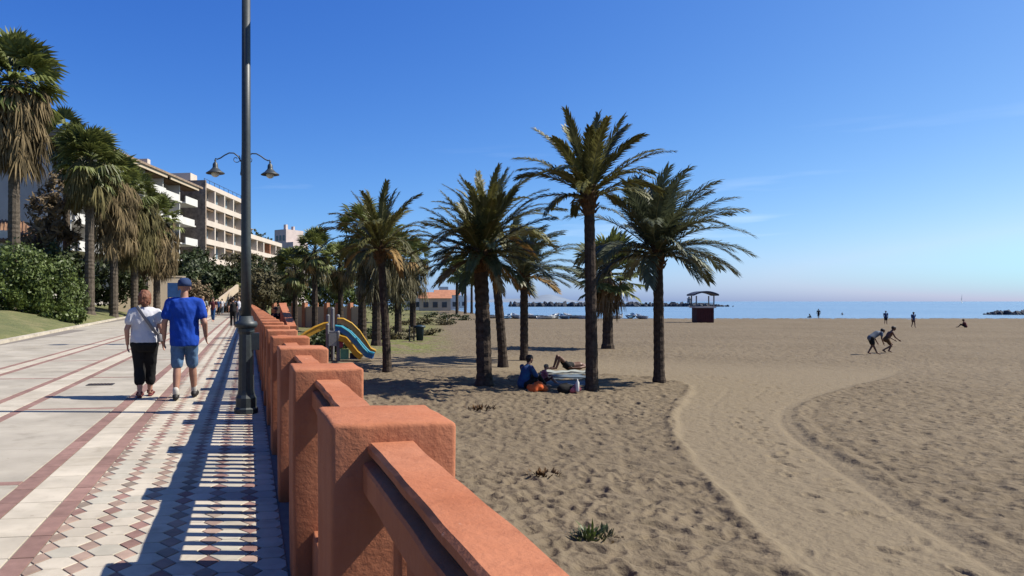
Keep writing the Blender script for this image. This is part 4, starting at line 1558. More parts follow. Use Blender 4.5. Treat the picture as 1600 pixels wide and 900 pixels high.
# block with white balconies
c1 = at_depth(97, 471, 80)
b1 = thing('balcony_block', 'long apartment block with white balconies and brown eaves behind the skirted palms', 'building', (c1.x, c1.y, 0), FD)
Lb = 37.0
H1 = 19.6
bpart('body', 'greyw', b1, ((0, 2.0, 0), (Lb, 16, H1 - .6)))
bpart('gable', 'greyw', b1, ((-.3, 1.6, 0), (-.01, 16, H1 - .6)))
for s in range(4):
    z = H1 - 3.1 * (s + 1)
    bpart('balcony_slab', 'white', b1, ((0, -1.2, z - .2), (Lb, 2.0, z)))
    for i in range(6):
        a = i * Lb / 6
        off = -1.25 - .5 * ((i + s) % 2)
        par = bpart('balcony_parapet', 'white', b1, ((a + .5, off, z - .25), (a + Lb / 6 - .7, off + .14, z + .85)))
        bpart('balcony_floor', 'white', par, ((a + .5, off + .14, z - .25), (a + Lb / 6 - .7, -1.2, z - .05)))
        bpart('party_wall', 'white', b1, ((a - .1 if i else 0, -1.0, z + .01), (a + .12, 2.0, z + 2.89)))
        window(b1, a + 1.0, a + Lb / 6 - 1.0, z + .05, z + 2.3, 1.95, 'pane')
        if s == 0:
            bpart('awning', 'shade', b1, ((a + .3, -1.3, z + 2.35), (a + Lb / 6 - .2, .6, z + 2.48)))
for i in range(3):
    a = i * Lb / 3
    bpart('fascia', 'creamw', b1, ((a + .6, -1.9, H1 - .75), (a + Lb / 3 - .5, -1.7, H1 - .05)))
mb = MB().add([(-.8, -2.1, H1), (Lb + .8, -2.1, H1), (Lb + .8, 9, H1 + 2.6), (-.8, 9, H1 + 2.6), (-.8, -2.1, H1 - .3), (Lb + .8, -2.1, H1 - .3), (Lb + .8, 9, H1 - .3), (-.8, 9, H1 - .3)],
               [(0, 1, 2, 3), (4, 7, 6, 5), (0, 4, 5, 1), (1, 5, 6, 2), (2, 6, 7, 3), (3, 7, 4, 0)])
mb.build('roof', M['brownbeam'], b1)
for i, xx in enumerate((Lb * .33, Lb * .66)):
    bpart('chimney', 'pinkw', b1, ((xx - .5, 1, H1 + .4), (xx + .5, 2.2, H1 + 2.0)))

# grey pink building at the back
c5 = at_depth(447, 471, 196)
b5 = thing('far_block', 'pinkish grey block with rooftop chimneys behind the stepped wing', 'building', (c5.x, c5.y, 0), FD - .5)
HB = EYE + 196 * (471 - 358) / 1150
bpart('body', 'pinkgrey', b5, ((0, 0, 0), (7, 4.2, HB)), ((0, -2.5, 0), (6, -.01, HB - 3.5)))
bpart('chimney', 'pinkgrey', b5, ((1, 1, HB), (1.8, 1.8, HB + 1.4)))
bpart('chimney', 'pinkgrey', b5, ((4, 1, HB), (4.6, 1.8, HB + 1.1)))
for i in range(3):
    window(b5, -.04, .0, 0, 0.1, 0) if False else None
    bpart('window', 'pane', b5, ((-.05, 0.5 + 1.2 * i, HB - 3), (0.0, 1.2 + 1.2 * i, HB - 1.6)))
    bpart('window', 'pane', b5, ((-.05, 0.5 + 1.2 * i, HB - 6.4), (0.0, 1.2 + 1.2 * i, HB - 5)))

# house with a clay roof above the hedge
c6 = at_depth(8, 471, 62)
b6 = thing('tiled_house', 'low house with a clay tiled roof above the hedge', 'house', (c6.x, c6.y, 0), .25)
z6, r6 = EYE + 62 * (471 - 377) / 1150, EYE + 62 * (471 - 338) / 1150
bpart('wall', 'white', b6, ((-9, 0, 1), (2.8, 7, z6)))
mb = MB().add([(-9.5, -.6, z6 - .1), (3.4, -.6, z6 - .1), (3.4, 7.6, z6 - .1), (-9.5, 7.6, z6 - .1), (-9.5, 3.5, r6), (1.2, 3.5, r6),
               (-9.5, -.6, z6 + .06), (3.4, -.6, z6 + .06), (3.4, 7.6, z6 + .06), (-9.5, 7.6, z6 + .06)],
              [(6, 7, 5, 4), (7, 8, 5), (8, 9, 4, 5), (9, 6, 4), (0, 3, 2, 1), (0, 1, 7, 6), (1, 2, 8, 7), (2, 3, 9, 8), (3, 0, 6, 9)])
roof6 = mb.build('roof', M['rooftile'], b6)
tl = MB()
for i in range(44):                     # ridges of the tile courses
    x = -9.4 + i * .29
    k = 1.0 if x < 1.2 else max(0.0, (3.4 - x) / 2.2)
    tl.tube([(x, -.6, z6 + .08), (x, -.6 + 4.1 * k, z6 + .08 + (r6 - z6) * k)], .055, 5)
tl.build('tile_ridges', M['rooftile'], roof6)
bpart('chimney', 'white', roof6, ((.2, 4.2, r6 - 1), (.9, 4.9, r6 + .7)), ((.1, 4.1, r6 + .7), (1.0, 5.0, r6 + .85)))
bpart('dormer', 'white', roof6, ((-.6, -.3, z6 + .1), (.8, 1.0, z6 + .9)))
window(b6, -5, -3.6, z6 - 1.6, z6 - .3, -.02)

# cream garden wall with a blue sign behind the couple
wl = at_depth(190, 471, 78)
b7 = thing('garden_wall', 'cream garden wall behind the couple and palm trunks', 'wall', (wl.x, wl.y, 0), R(14))
zt7 = EYE + 78 * (471 - 432) / 1150
bpart('wall', 'creamw', b7, ((-1.0, 0, -.2), (6.6, .35, zt7)))
bpart('coping', 'creamw', b7, ((-1.1, -.06, zt7), (6.7, .41, zt7 + .14)))
for i in range(3):
    bpart('pier', 'creamw', b7, ((-.9 + 3.6 * i, -.12, -.2), (-.5 + 3.6 * i, -.002, zt7)))
sg = at_depth(275, 471, 66)
b8 = thing('blue_sign', 'blue notice board on two posts beside the man', 'sign', (sg.x, sg.y, 0), 0)
zs = EYE + 66 * (471 - 442) / 1150
bpart('panel', 'signblue', b8, ((-.75, -.03, zs - 1.3), (.75, .03, zs)))
bpart('post', 'rail', b8, ((-.7, .035, -.1), (-.62, .11, zs - .05)))
bpart('post', 'rail', b8, ((.62, .035, -.1), (.7, .11, zs - .05)))
# stair wall far along the promenade
s0 = at_depth(324, 471, 76)
b9 = thing('stair_wall', 'cream sloping stair wall rising beyond the walkers', 'wall', (s0.x, s0.y, 0), R(70))
MB().add([(0, 0, -.2), (9, 0, 2.6), (9, .3, 2.6), (0, .3, -.2), (0, 0, .7), (9, 0, 3.4), (9, .3, 3.4), (0, .3, .7)],
         [(0, 3, 2, 1), (4, 5, 6, 7), (0, 1, 5, 4), (1, 2, 6, 5), (2, 3, 7, 6), (3, 0, 4, 7)]).build('wall', M['creamw'], b9)

# low orange and cream wall beyond the playground
w0 = at_depth(428, 471, 88)
w1 = at_depth(566, 471, 78)
dl_ = math.hypot(w1.x - w0.x, w1.y - w0.y)
b10 = thing('far_low_wall', 'low cream wall with orange posts beyond the green palms', 'wall', (w0.x, w0.y, -.9), math.atan2(w1.y - w0.y, w1.x - w0.x))
for i in range(9):
    a = dl_ * i / 8
    bpart('post', 'orangeroof', b10, ((a - .25, -.2, -.6), (a + .25, .25, 2.2)))
    if i < 8:
        bpart('panel', 'creamw', b10, ((a + .25, -.08, -.6), (a + dl_ / 8 - .25, .12, 1.75)))

# far white houses with orange roofs
for k, (px, t, wd, top, m, rm, lab) in enumerate([
        (652, 230, 8, 457, 'white', None, 'flat white far house left of the orange roof'),
        (680, 215, 9, 466, 'creamw', 'orangeroof', 'far house with an orange pitched roof'),
        (699, 250, 8, 461, 'white', 'orangeroof', 'far white house with a small orange roof behind the orange pitched one'),
        (694, 270, 3, 448, 'white', None, 'narrow white far tower above the orange roofs'),
        (716, 290, 7, 462, 'white', None, 'far white house behind the leftmost distant palm')]):
    p = at_depth(px, 471, t)
    zt = EYE + t * (471 - top) / 1150
    b = thing('far_house', lab, 'house', (p.x, p.y, -1.3), -.2, 'far houses along the shore')
    bpart('wall', m, b, ((-wd / 2, 0, 0), (wd / 2, 6, zt + 1.3)))
    for i in range(3):
        bpart('window', 'pane', b, ((-wd / 2 + wd * (.12 + .3 * i), -.06, 1.0), (-wd / 2 + wd * (.12 + .3 * i) + wd * .16, -.001, 2.6)))
    if rm:
        z = zt + 1.3
        MB().add([(-wd / 2 - .4, -.5, z), (wd / 2 + .4, -.5, z), (wd / 2 + .4, 6.5, z), (-wd / 2 - .4, 6.5, z), (-wd / 2 - .4, 3, z + 1.8), (wd / 2 + .4, 3, z + 1.8)],
                 [(0, 1, 5, 4), (2, 3, 4, 5), (0, 4, 3), (1, 2, 5), (0, 3, 2, 1)]).build('roof', M[rm], b)

# ------------------------------------------------------------------ breakwater, rocks, far hill
def rocks(name, label, pa, pb_, n, s0, zc, wid, seed, hgt):
    rnd = random.Random(seed)
    t = thing(name, label, 'breakwater', (0, 0, 0))
    shapes = []
    for k in range(4):
        bm = bmesh.new()
        bmesh.ops.create_icosphere(bm, subdivisions=1, radius=1)
        for v in bm.verts:
            v.co *= rnd.uniform(.7, 1.15)
        me = bpy.data.meshes.new('rock')
        bm.to_mesh(me)
        bm.free()
        me.materials.append(M['rock'])
        shapes.append(me)
    for k in range(n):
        f = rnd.random()
        p = Vector(pa).lerp(Vector(pb_), f)
        p += Vector((rnd.uniform(-wid, wid), rnd.uniform(-wid, wid), 0))
        e = min(1, (1 - f) * 5)
        o = link('rock', shapes[k % 4], t, loc=(p.x, p.y, zc + rnd.uniform(0, hgt) * e), rot=(rnd.uniform(0, 3), rnd.uniform(0, 3), rnd.uniform(0, 3)))
        q = s0 * rnd.uniform(.6, 1.3) * (.5 + .5 * e)
        o.scale = (q * 1.5, q * 1.4, q * .8)


pa, pb_ = at_depth(800, 471, 430), at_depth(1139, 471, 430)
rocks('breakwater', 'long dark rock breakwater behind the lifeguard hut', (pa.x, pa.y, 0), (pb_.x, pb_.y, 0), 295, 1.35, -1.5, 2.2, 3, 1.2)
pa, pb_ = at_depth(1640, 471, 170), at_depth(1543, 471, 170)
rocks('rock_groyne', 'short dark rock groyne in the water at the picture edge', (pa.x, pa.y, 0), (pb_.x, pb_.y, 0), 60, .62, -1.7, .8, 4, .45)
bt = at_depth(1077, 471, 428)
beac = thing('beacon', 'small grey beacon on the breakwater beside the lifeguard hut', 'beacon', (bt.x, bt.y, .6))
MB().lathe([(1.2, 0), (1.0, 2.2), (1.3, 2.3), (1.3, 2.6), (.7, 2.7), (.6, 3.4), (.1, 3.9)], n=10).build('tower', M['post'], beac)

hv, hf = [], []
for k in range(60):
    px = 700 + k * 5.5
    t = 2600
    p = at_depth(px, 471, t)
    top = 3 + 22 * math.exp(-((px - 858) / 26) ** 2) + 9 * math.exp(-((px - 800) / 60) ** 2) + 2 * mnoise.noise(Vector((k * .5, 0, 0)))
    top *= max(0, min(1, (1020 - px) / 80))
    q = at_depth(px, 471, t + 500)
    hv += [(p.x, p.y, -3), ((p.x + q.x) / 2, (p.y + q.y) / 2, top), (q.x, q.y, -3)]
for k in range(59):
    for j in range(2):
        a = k * 3 + j
        hf.append((a, a + 3, a + 4, a + 1))
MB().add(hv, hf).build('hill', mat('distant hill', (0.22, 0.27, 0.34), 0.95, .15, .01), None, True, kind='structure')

# ------------------------------------------------------------------ lifeguard hut
k0 = at_height(1102, 504, -1.52)
kio = thing('lifeguard_hut', 'dark red lifeguard hut with a canopied lookout platform near the water', 'hut', (k0.x, k0.y, float(beach_z(k0.x, k0.y))), -YAW - .12)
u = k0.length * 1.0 * 0 + (EYE + 1.52) * 1150 / (504 - 471) / 1150          # metres per photo pixel there
W2 = 12.5 * u
cab = bpart('cabin', 'oxred', kio, ((-W2, 0, 0), (W2, 24 * u, 23 * u)))
for i in range(8):
    a = -W2 + 2 * W2 * i / 8
    bpart('board', 'oxred', cab, ((a + .02, -.03, .05), (a + 2 * W2 / 8 - .02, -.001, 23 * u - .05)))
bpart('platform', 'pinkw', kio, ((-W2 - .25, -.25, 23 * u), (W2 + .25, 24 * u + .25, 25.5 * u)))
for sx in (-1, 1):
    for sy in (0, 1):
        bpart('canopy_post', 'post', kio, ((sx * (W2 + .05) - .07, sy * 23 * u, 25.5 * u), (sx * (W2 + .05) + .07, sy * 23 * u + .14, 42 * u)))
bpart('guard_rail', 'post', kio, ((-W2, -.05, 30 * u), (W2, .02, 31 * u)), ((-W2, 23.5 * u, 30 * u), (W2, 23.5 * u + .07, 31 * u)),
      ((-W2 - .08, .03, 30 * u), (-W2 - .01, 23.4 * u, 31 * u)), ((W2 + .01, .03, 30 * u), (W2 + .08, 23.4 * u, 31 * u)))
mb = MB()
vs, fs = [], []
for i in range(13):
    a = -1 + 2 * i / 12
    x, z = a * (W2 + .55), 42 * u + 5 * u * (1 - a * a)
    vs += [(x, -.5, z), (x, 24 * u + .5, z), (x, -.5, z + .22), (x, 24 * u + .5, z + .22)]
for i in range(12):
    o = i * 4
    fs += [(o, o + 1, o + 5, o + 4), (o + 2, o + 6, o + 7, o + 3), (o, o + 4, o + 6, o + 2), (o + 1, o + 3, o + 7, o + 5)]
fs += [(0, 2, 3, 1), (48, 49, 51, 50)]
mb.add(vs, fs).build('canopy', M['navy'], kio)
bpart('ladder', 'post', kio, ((W2 + .3, 1.0, 0), (W2 + .38, 1.1, 23 * u)), ((W2 + .3, 1.7, 0), (W2 + .38, 1.8, 23 * u)), *[((W2 + .31, 1.1, .3 + .35 * i), (W2 + .37, 1.7, .36 + .35 * i)) for i in range(6)])

# ------------------------------------------------------------------ slides
s0 = at_height(530, 562, -1.33)
sl = thing('playground_slide', 'yellow, blue and orange slide set beside the balustrade', 'slide', (s0.x, s0.y, float(beach_z(s0.x, s0.y))), -.12)


def chute(nm, m, em, path, wd, parent):
    vs, fs = [], []
    n = len(path)
    prof = [(-wd / 2, .20), (-wd / 2 + .05, .20), (-wd / 2 + .07, .03), (wd / 2 - .07, .03), (wd / 2 - .05, .20), (wd / 2, .20), (wd / 2, -.04), (-wd / 2, -.04)]
    for i, p in enumerate(path):
        p = Vector(p)
        d = (Vector(path[min(i + 1, n - 1)]) - Vector(path[max(i - 1, 0)])).normalized()
        s = d.cross(Vector((0, 0, 1))).normalized()
        u_ = s.cross(d)
        for a, b in prof:
            vs.append(p + s * a + u_ * b)
    k = len(prof)
    for i in range(n - 1):
        for j in range(k):
            fs.append((i * k + j, i * k + (j + 1) % k, (i + 1) * k + (j + 1) % k, (i + 1) * k + j))
    fs += [tuple(range(k)), tuple((n - 1) * k + j for j in range(k - 1, -1, -1))]
    o = MB().add(vs, fs).build(nm, M[m], parent)
    for sg in (0, 5):
        MB().tube([vs[i * k + sg] + Vector((0, 0, .02)) for i in range(n)], .045, 6).build('edge', M[em], o)


chute('chute', 'blue', 'cyan', [(-.2, 0, 1.42), (.05, 0, 1.40), (.4, -.05, 1.18), (.75, -.1, .82), (1.05, -.15, .45), (1.3, -.2, .2), (1.6, -.25, .12)], .55, sl)
chute('chute', 'orange', 'yellow', [(-.1, .9, 1.75), (.15, .9, 1.74), (.5, .9, 1.55), (.85, .9, 1.2), (1.15, .9, .75), (1.4, .9, .35), (1.7, .9, .2)], .55, sl)
chute('chute', 'yellow', 'yellow', [(-.5, .5, 1.55), (-.7, .5, 1.52), (-1.1, .45, 1.35), (-1.5, .4, 1.12), (-1.9, .35, .8), (-2.2, .3, .4), (-2.4, .3, .15)], .5, sl)
chute('chute', 'yellow', 'yellow', [(.0, -.35, .98), (.25, -.4, .92), (.5, -.45, .62), (.75, -.5, .3), (1.0, -.55, .1)], .38, sl)
bpart('platform', 'post', sl, ((-.6, -.4, 1.28), (.05, 1.2, 1.38)))
for x, y_, h in ((-.55, -.35, 1.7), (-.05, -.35, 1.35), (-.55, 1.1, 2.1), (-.05, 1.1, 2.1), (-.32, .4, 2.45)):
    MB().lathe([(.09, -.1), (.09, h), (.05, h + .06)], (x, y_, 0), 10).build('post', M['post'], sl)
bpart('panel', 'green', sl, ((.05, -.42, .05), (.45, -.36, .55)))
bpart('panel', 'redp', sl, ((-.1, -.41, .62), (.18, -.36, 1.0)))
bpart('panel', 'navy', sl, ((.5, -.36, .1), (.85, -.30, .36)))
bpart('panel', 'towel', sl, ((-.5, -.47, .7), (-.12, -.42, 1.28)))

# ------------------------------------------------------------------ litter bin
b0 = at_height(656, 533, -1.39)
lb = thing('litter_bin', 'dark blue litter bin with a lid standing on the sand edge', 'bin', (b0.x, b0.y, float(beach_z(b0.x, b0.y))))
MB().lathe([(.24, .05), (.30, .95), (.31, .97)], n=14).build('drum', M['bin'], lb, True)
MB().lathe([(.40, .97), (.42, 1.02), (.40, 1.10), (.1, 1.16)], n=14).build('lid', M['bin'], lb, True)
MB().box((-.47, -.04, -.1), (-.39, .04, 1.15)).box((-.39, -.03, .9), (-.28, .03, .95)).build('bracket', M['rail'], lb)
po = at_height(645, 533, -1.39)
pp_ = thing('marker_post', 'thin dark post standing left of the blue litter bin', 'post', (po.x - .25, po.y, float(beach_z(po.x, po.y))))
MB().lathe([(.05, -.2), (.05, 1.0), (.07, 1.02), (.07, 1.08), (.02, 1.12)], n=8).build('shaft', M['rail'], pp_)

# ------------------------------------------------------------------ boats drawn up by the water
def boat(px, t, L, m, label, rz):
    p = at_depth(px, 471, t)
    z = float(beach_z(p.x, p.y))
    b = thing('beached_boat', label, 'boat', (p.x, p.y, max(z, -1.62) - .05), rz, 'boats drawn up by the water')
    vs, fs = [], []
    ns = 9
    for i in range(ns):
        s = i / (ns - 1)
        x = (s - .5) * L
        w_ = .19 * L * (math.sin(min(1, s * 1.35 + .12) * math.pi * .5)) * (1 - max(0, (s - .55) / .45) ** 2 * .96)
        sh = .13 * L * (1 + .8 * max(0, s - .5) ** 2 * 4)
        vs += [(x, -w_, sh), (x, -w_ * .75, .06 * L), (x, 0, .0 + .05 * L * max(0, s - .7) * 3), (x, w_ * .75, .06 * L), (x, w_, sh), (x, w_ * .86, sh), (x, 0, .08 * L), (x, -w_ * .86, sh)]
    for i in range(ns - 1):
        for j in range(8):
            fs.append((i * 8 + j, i * 8 + (j + 1) % 8, (i + 1) * 8 + (j + 1) % 8, (i + 1) * 8 + j))
    fs += [tuple(range(7, -1, -1)), tuple((ns - 1) * 8 + j for j in range(8))]
    MB().add(vs, fs).build('hull', M[m], b)
    bpart('thwart', 'boatd', b, ((-.2 * L, -.16 * L, .12 * L), (-.12 * L, .16 * L, .135 * L)))
    bpart('cover', 'boatb' if m == 'boatw' else 'boatw', b, ((.02 * L, -.12 * L, .125 * L), (.2 * L, .12 * L, .15 * L)))


WORD = ['first', 'second', 'third', 'fourth', 'fifth', 'sixth', 'seventh', 'eighth', 'ninth', 'tenth', 'eleventh']
for i, (px, t, L, m) in enumerate([(768, 132, 4.6, 'boatw'), (790, 128, 4.2, 'boatb'), (806, 131, 4.6, 'boatw'), (838, 130, 5, 'boatw'), (853, 127, 4.2, 'boatw'), (868, 131, 4.6, 'boatw'),
                                   (882, 128, 4.2, 'boatb'), (898, 131, 4.8, 'boatw'), (960, 130, 4.2, 'boatw'), (985, 131, 4.8, 'boatb'), (1003, 129, 4.2, 'boatw')]):
    boat(px, t, L, m, ('white' if m == 'boatw' else 'blue') + ' hulled small boat by the water, ' + WORD[i] + ' from the houses', R(20 + 33 * (i % 4)))

# one sail far out
p = at_depth(1503, 471, 1500)
sb = thing('sailing_boat', 'tiny pale sailing boat far out on the horizon', 'boat', (p.x, p.y, -1.6), .6)
MB().add([(-4, 0, 1.2), (4.6, 0, 1.5), (3.4, .9, .2), (-3.6, 1, 0), (-3.6, -1, 0), (3.4, -.9, .2)], [(0, 1, 2, 3), (0, 4, 5, 1), (2, 5, 4, 3), (1, 5, 2), (0, 3, 4)]).build('hull', M['boatw'], sb)
MB().add([(.5, 0, 2), (-4.2, .5, 2.4), (.4, 0, 17), (-2.2, .9, 7), (.5, .05, 2), (-4.2, .55, 2.4), (.4, .05, 17), (-2.2, .95, 7)], [(0, 1, 3), (0, 3, 2), (1, 2, 3), (4, 7, 5), (4, 6, 7), (5, 7, 6)]).build('sail', M['boatw'], sb)
MB().tube([(.6, 0, 1), (.6, 0, 17.5)], .1, 6).build('mast', M['post'], sb)

# ------------------------------------------------------------------ people
def hand(mb, wrist, dirv, side, s=1.0, curl=.35):
    """palm and five fingers; dirv: along the hand, side: towards the thumb"""
    d = Vector(dirv).normalized()
    sd = Vector(side)
    sd = (sd - d * sd.dot(d)).normalized()
    nrm = d.cross(sd)
    w_ = Vector(wrist)
    palm = w_ + d * .085 * s
    for k in (-1, 0, 1):
        mb.capsule(w_ + sd * .012 * k * s, palm + sd * .026 * k * s, .017 * s, .014 * s, 8)
    for k, L in ((-1.5, .055), (-.5, .072), (.5, .076), (1.5, .068)):
        a = palm + sd * (-.022 * k) * -1 * s
        m1 = a + (d + nrm * curl * .5).normalized() * L * .55 * s
        mb.capsule(a, m1, .0095 * s, .009 * s, 8)
        mb.capsule(m1, m1 + (d + nrm * curl * 1.8).normalized() * L * .5 * s, .009 * s, .0075 * s, 8)
    a = w_ + d * .03 * s + sd * .025 * s
    m1 = a + (d * .6 + sd * .8).normalized() * .04 * s
    mb.capsule(a, m1, .012 * s, .0105 * s, 8)
    mb.capsule(m1, m1 + (d + sd * .2 + nrm * .2).normalized() * .035 * s, .0105 * s, .008 * s, 8)


def folds(me, amp, f=(9, 9, 4.5), seed=0.0):
    """soft creases pushed into a cloth or hair skin"""
    for v in me.vertices:
        q = Vector((v.co.x * f[0] + v.co.z * 3, v.co.y * f[1], v.co.z * f[2] + seed))
        v.co += v.normal * amp * (mnoise.noise(q) + .6 * mnoise.noise(q * 2.3))
    me.update()
    return me


def head(mb, c, s=1.0, fwd=(0, 1, 0)):
    """skull, jaw, nose, ears, eye sockets round centre c, looking along fwd"""
    c = Vector(c)
    f = Vector(fwd).normalized()
    r = f.cross(Vector((0, 0, 1))).normalized()
    up = r.cross(f)
    P = lambda a, b, d: c + r * a * s + f * b * s + up * d * s
    mb.capsule(P(0, -.025, .035), P(0, .025, .03), .082 * s, .078 * s, 14)
    mb.capsule(P(0, .035, -.03), P(0, .05, -.07), .06 * s, .04 * s, 12)
    mb.capsule(P(0, .085, .01), P(0, .115, -.025), .012 * s, .016 * s, 8)
    mb.capsule(P(-.02, .083, -.058), P(.02, .083, -.058), .010 * s, .010 * s, 8)
    for q in (-1, 1):
        mb.capsule(P(.078 * q, -.005, .015), P(.082 * q, -.012, -.03), .017 * s, .012 * s, 8)
        mb.capsule(P(.03 * q, .078, .018), P(.034 * q, .079, .018), .011 * s, .011 * s, 8)


def foot(mb, ankle, toe, s=1.0, r=.04):
    mb.capsule(ankle, (Vector(ankle) + Vector(toe)) / 2 + Vector((0, 0, .01)), r * s, r * s, 10)
    mb.capsule((Vector(ankle) + Vector(toe)) / 2, toe, r * s, r * .75 * s, 10)


# --- man in blue: mid-stride, walking away
mp_ = at_height(288, 624, 0)
man = thing('person', 'person in a royal blue T-shirt, washed denim shorts and navy cap walking away', 'person', (mp_.x, mp_.y, 0), R(-2), 'couple strolling along the promenade')
hL, hR = Vector((-.095, 0, .92)), Vector((.095, 0, .92))
kL, aL, tL = Vector((-.10, -.02, .50)), Vector((-.105, -.14, .095)), Vector((-.12, .05, .05))
kR, aR, tR = Vector((.10, .16, .50)), Vector((.12, .22, .10)), Vector((.14, .40, .05))
shL, shR = Vector((-.215, 0, 1.445)), Vector((.215, 0, 1.445))
eL, wL = Vector((-.285, -.02, 1.14)), Vector((-.30, .06, .90))
eR, wR = Vector((.30, -.07, 1.14)), Vector((.305, .09, .93))
bd = MB()
bd.rings([(0, 0, .84, .12, .09), (0, 0, .95, .165, .115), (0, .01, 1.06, .16, .11), (0, .01, 1.2, .17, .115), (0, 0, 1.36, .185, .115), (0, 0, 1.46, .15, .085), (0, 0, 1.50, .07, .06)])
bd.capsule((0, 0, 1.46), (0, .02, 1.58), .062, .056)
head(bd, (0, .03, 1.655), 1.06)
for h_, k_, a_, t_ in ((hL, kL, aL, tL), (hR, kR, aR, tR)):
    bd.capsule(h_, k_, .092, .058)
    bd.capsule(k_, k_.lerp(a_, .35), .056, .060)
    bd.capsule(k_.lerp(a_, .35), a_, .060, .037)
    foot(bd, a_ + Vector((0, 0, -.02)), t_)
for s_, e_, w_ in ((shL, eL, wL), (shR, eR, wR)):
    bd.capsule(s_ + Vector((-.02 * (1 if s_.x > 0 else -1), 0, -.03)), e_, .05, .045)
    bd.capsule(e_, w_, .046, .030)
hand(bd, wL, wL - eL, (0, 1, -.2))
hand(bd, wR, wR - eR, (-.2, 1, -.2))
link('body', remeshed(bd, 'body', M['skin'], .0085, 3), man)
sh = MB()
sh.rings([(0, -.005, .79, .21, .155), (0, -.005, .86, .215, .16), (0, .01, 1.0, .212, .16), (0, .01, 1.2, .218, .15), (0, -.005, 1.36, .225, .14), (0, -.005, 1.45, .19, .11), (0, 0, 1.505, .085, .075)])
for s_, e_ in ((shL, eL), (shR, eR)):
    sh.capsule((s_.x * .55, 0, 1.43), s_ + Vector((0, 0, -.03)), .092, .078)
    sh.capsule(s_ + Vector((0, 0, -.03)), s_.lerp(e_, .66), .078, .08)
link('shirt', folds(remeshed(sh, 'shirt', M['tee_b'], .014, 5), 0.013), man)
so = MB()
so.rings([(0, 0, .78, .18, .14), (0, 0, .95, .185, .135), (0, 0, 1.0, .17, .125)])
for h_, k_ in ((hL, kL), (hR, kR)):
    so.capsule(h_ + Vector((0, 0, -.02)), h_.lerp(k_, .93), .112, .092)
link('shorts', folds(remeshed(so, 'shorts', M['denim'], .014, 2), 0.011), man)
cp = MB()
cp.rings([(0, .02, 1.675, .104, .118), (0, .02, 1.72, .103, .116), (0, .02, 1.765, .09, .10), (0, .02, 1.795, .055, .06), (0, .02, 1.803, .01, .01)])
cap_o = cp.build('cap', M['capblue'], man, True)
cpb = MB()
vs = []
for k in range(11):
    a = R(180) * k / 10
    vs += [(.10 * math.cos(a), .055 + .085 * math.sin(a), 1.688), (.105 * math.cos(a), .06 + .175 * math.sin(a), 1.668), (.105 * math.cos(a), .06 + .175 * math.sin(a), 1.676), (.10 * math.cos(a), .055 + .085 * math.sin(a), 1.698)]
cpb.add(vs, [(4 * k + j, 4 * k + (j + 1) % 4, 4 * k + 4 + (j + 1) % 4, 4 * k + 4 + j) for k in range(10) for j in range(4)])
cpb.build('brim', M['capblue'], cap_o)
for a_, t_ in ((aL, tL), (aR, tR)):
    f = MB()
    foot(f, a_ + Vector((0, -.015, -.035)), t_, 1, .052)
    f.capsule(a_ + Vector((0, -.035, -.045)), a_ + Vector((0, 0, -.02)), .045, .045)
    shoe_o = link('shoe', remeshed(f, 'shoe', M['shoe'], .012, 1), man)
    mid = (a_ + t_) / 2
    sock = MB().capsule(a_ + Vector((0, 0, .0)), a_ + (kL if a_ is aL else kR).lerp(a_, .8) * 0 + Vector((0, -.005, .06)), .045, .047)
    sock.build('sock', M['sole'], man, True)

# --- woman in white
wp_ = at_height(226, 621, 0)
wom = thing('person', 'person with ginger hair in a white T-shirt and black cropped trousers walking away', 'person', (wp_.x, wp_.y, 0), R(3), 'couple strolling along the promenade')
hL, hR = Vector((-.085, 0, .84)), Vector((.085, 0, .84))
kL, aL, tL = Vector((-.075, .03, .45)), Vector((-.065, -.07, .085)), Vector((-.075, .10, .035))
kR, aR, tR = Vector((.075, .12, .45)), Vector((.065, .17, .085)), Vector((.085, .33, .035))
shL, shR = Vector((-.185, 0, 1.30)), Vector((.185, 0, 1.30))
eL, wL = Vector((-.255, -.03, 1.03)), Vector((-.255, .06, .81))
eR, wR = Vector((.255, -.05, 1.03)), Vector((.26, .08, .82))
bd = MB()
bd.rings([(0, 0, .76, .12, .09), (0, 0, .86, .18, .13), (0, .01, .98, .16, .115), (0, .01, 1.1, .155, .115), (0, 0, 1.22, .165, .11), (0, 0, 1.32, .13, .08), (0, 0, 1.36, .06, .055)])
bd.capsule((0, 0, 1.32), (0, .02, 1.43), .054, .05)
head(bd, (0, .03, 1.50), .98, (.25, 1, 0))
for h_, k_, a_, t_ in ((hL, kL, aL, tL), (hR, kR, aR, tR)):
    bd.capsule(h_, k_, .095, .058)
    bd.capsule(k_, k_.lerp(a_, .35), .056, .058)
    bd.capsule(k_.lerp(a_, .35), a_, .058, .034)
    foot(bd, a_ + Vector((0, 0, -.02)), t_, .9)
for s_, e_, w_ in ((shL, eL, wL), (shR, eR, wR)):
    bd.capsule(s_ + Vector((-.02 * (1 if s_.x > 0 else -1), 0, -.03)), e_, .045, .042)
    bd.capsule(e_, w_, .042, .027)
hand(bd, wL, wL - eL, (0, 1, -.2), .92)
hand(bd, wR, wR - eR, (-.1, 1, -.2), .92)
link('body', remeshed(bd, 'body', M['skinp'], .0085, 3), wom)
sh = MB()
sh.rings([(0, -.01, .80, .215, .165), (0, -.01, .88, .212, .165), (0, .01, 1.0, .198, .15), (0, .01, 1.12, .20, .145), (0, 0, 1.24, .198, .13), (0, 0, 1.32, .165, .10), (0, 0, 1.365, .075, .065)])
for s_, e_ in ((shL, eL), (shR, eR)):
    sh.capsule((s_.x * .55, 0, 1.285), s_ + Vector((0, 0, -.025)), .085, .072)
    sh.capsule(s_ + Vector((0, 0, -.025)), s_.lerp(e_, .52), .072, .074)
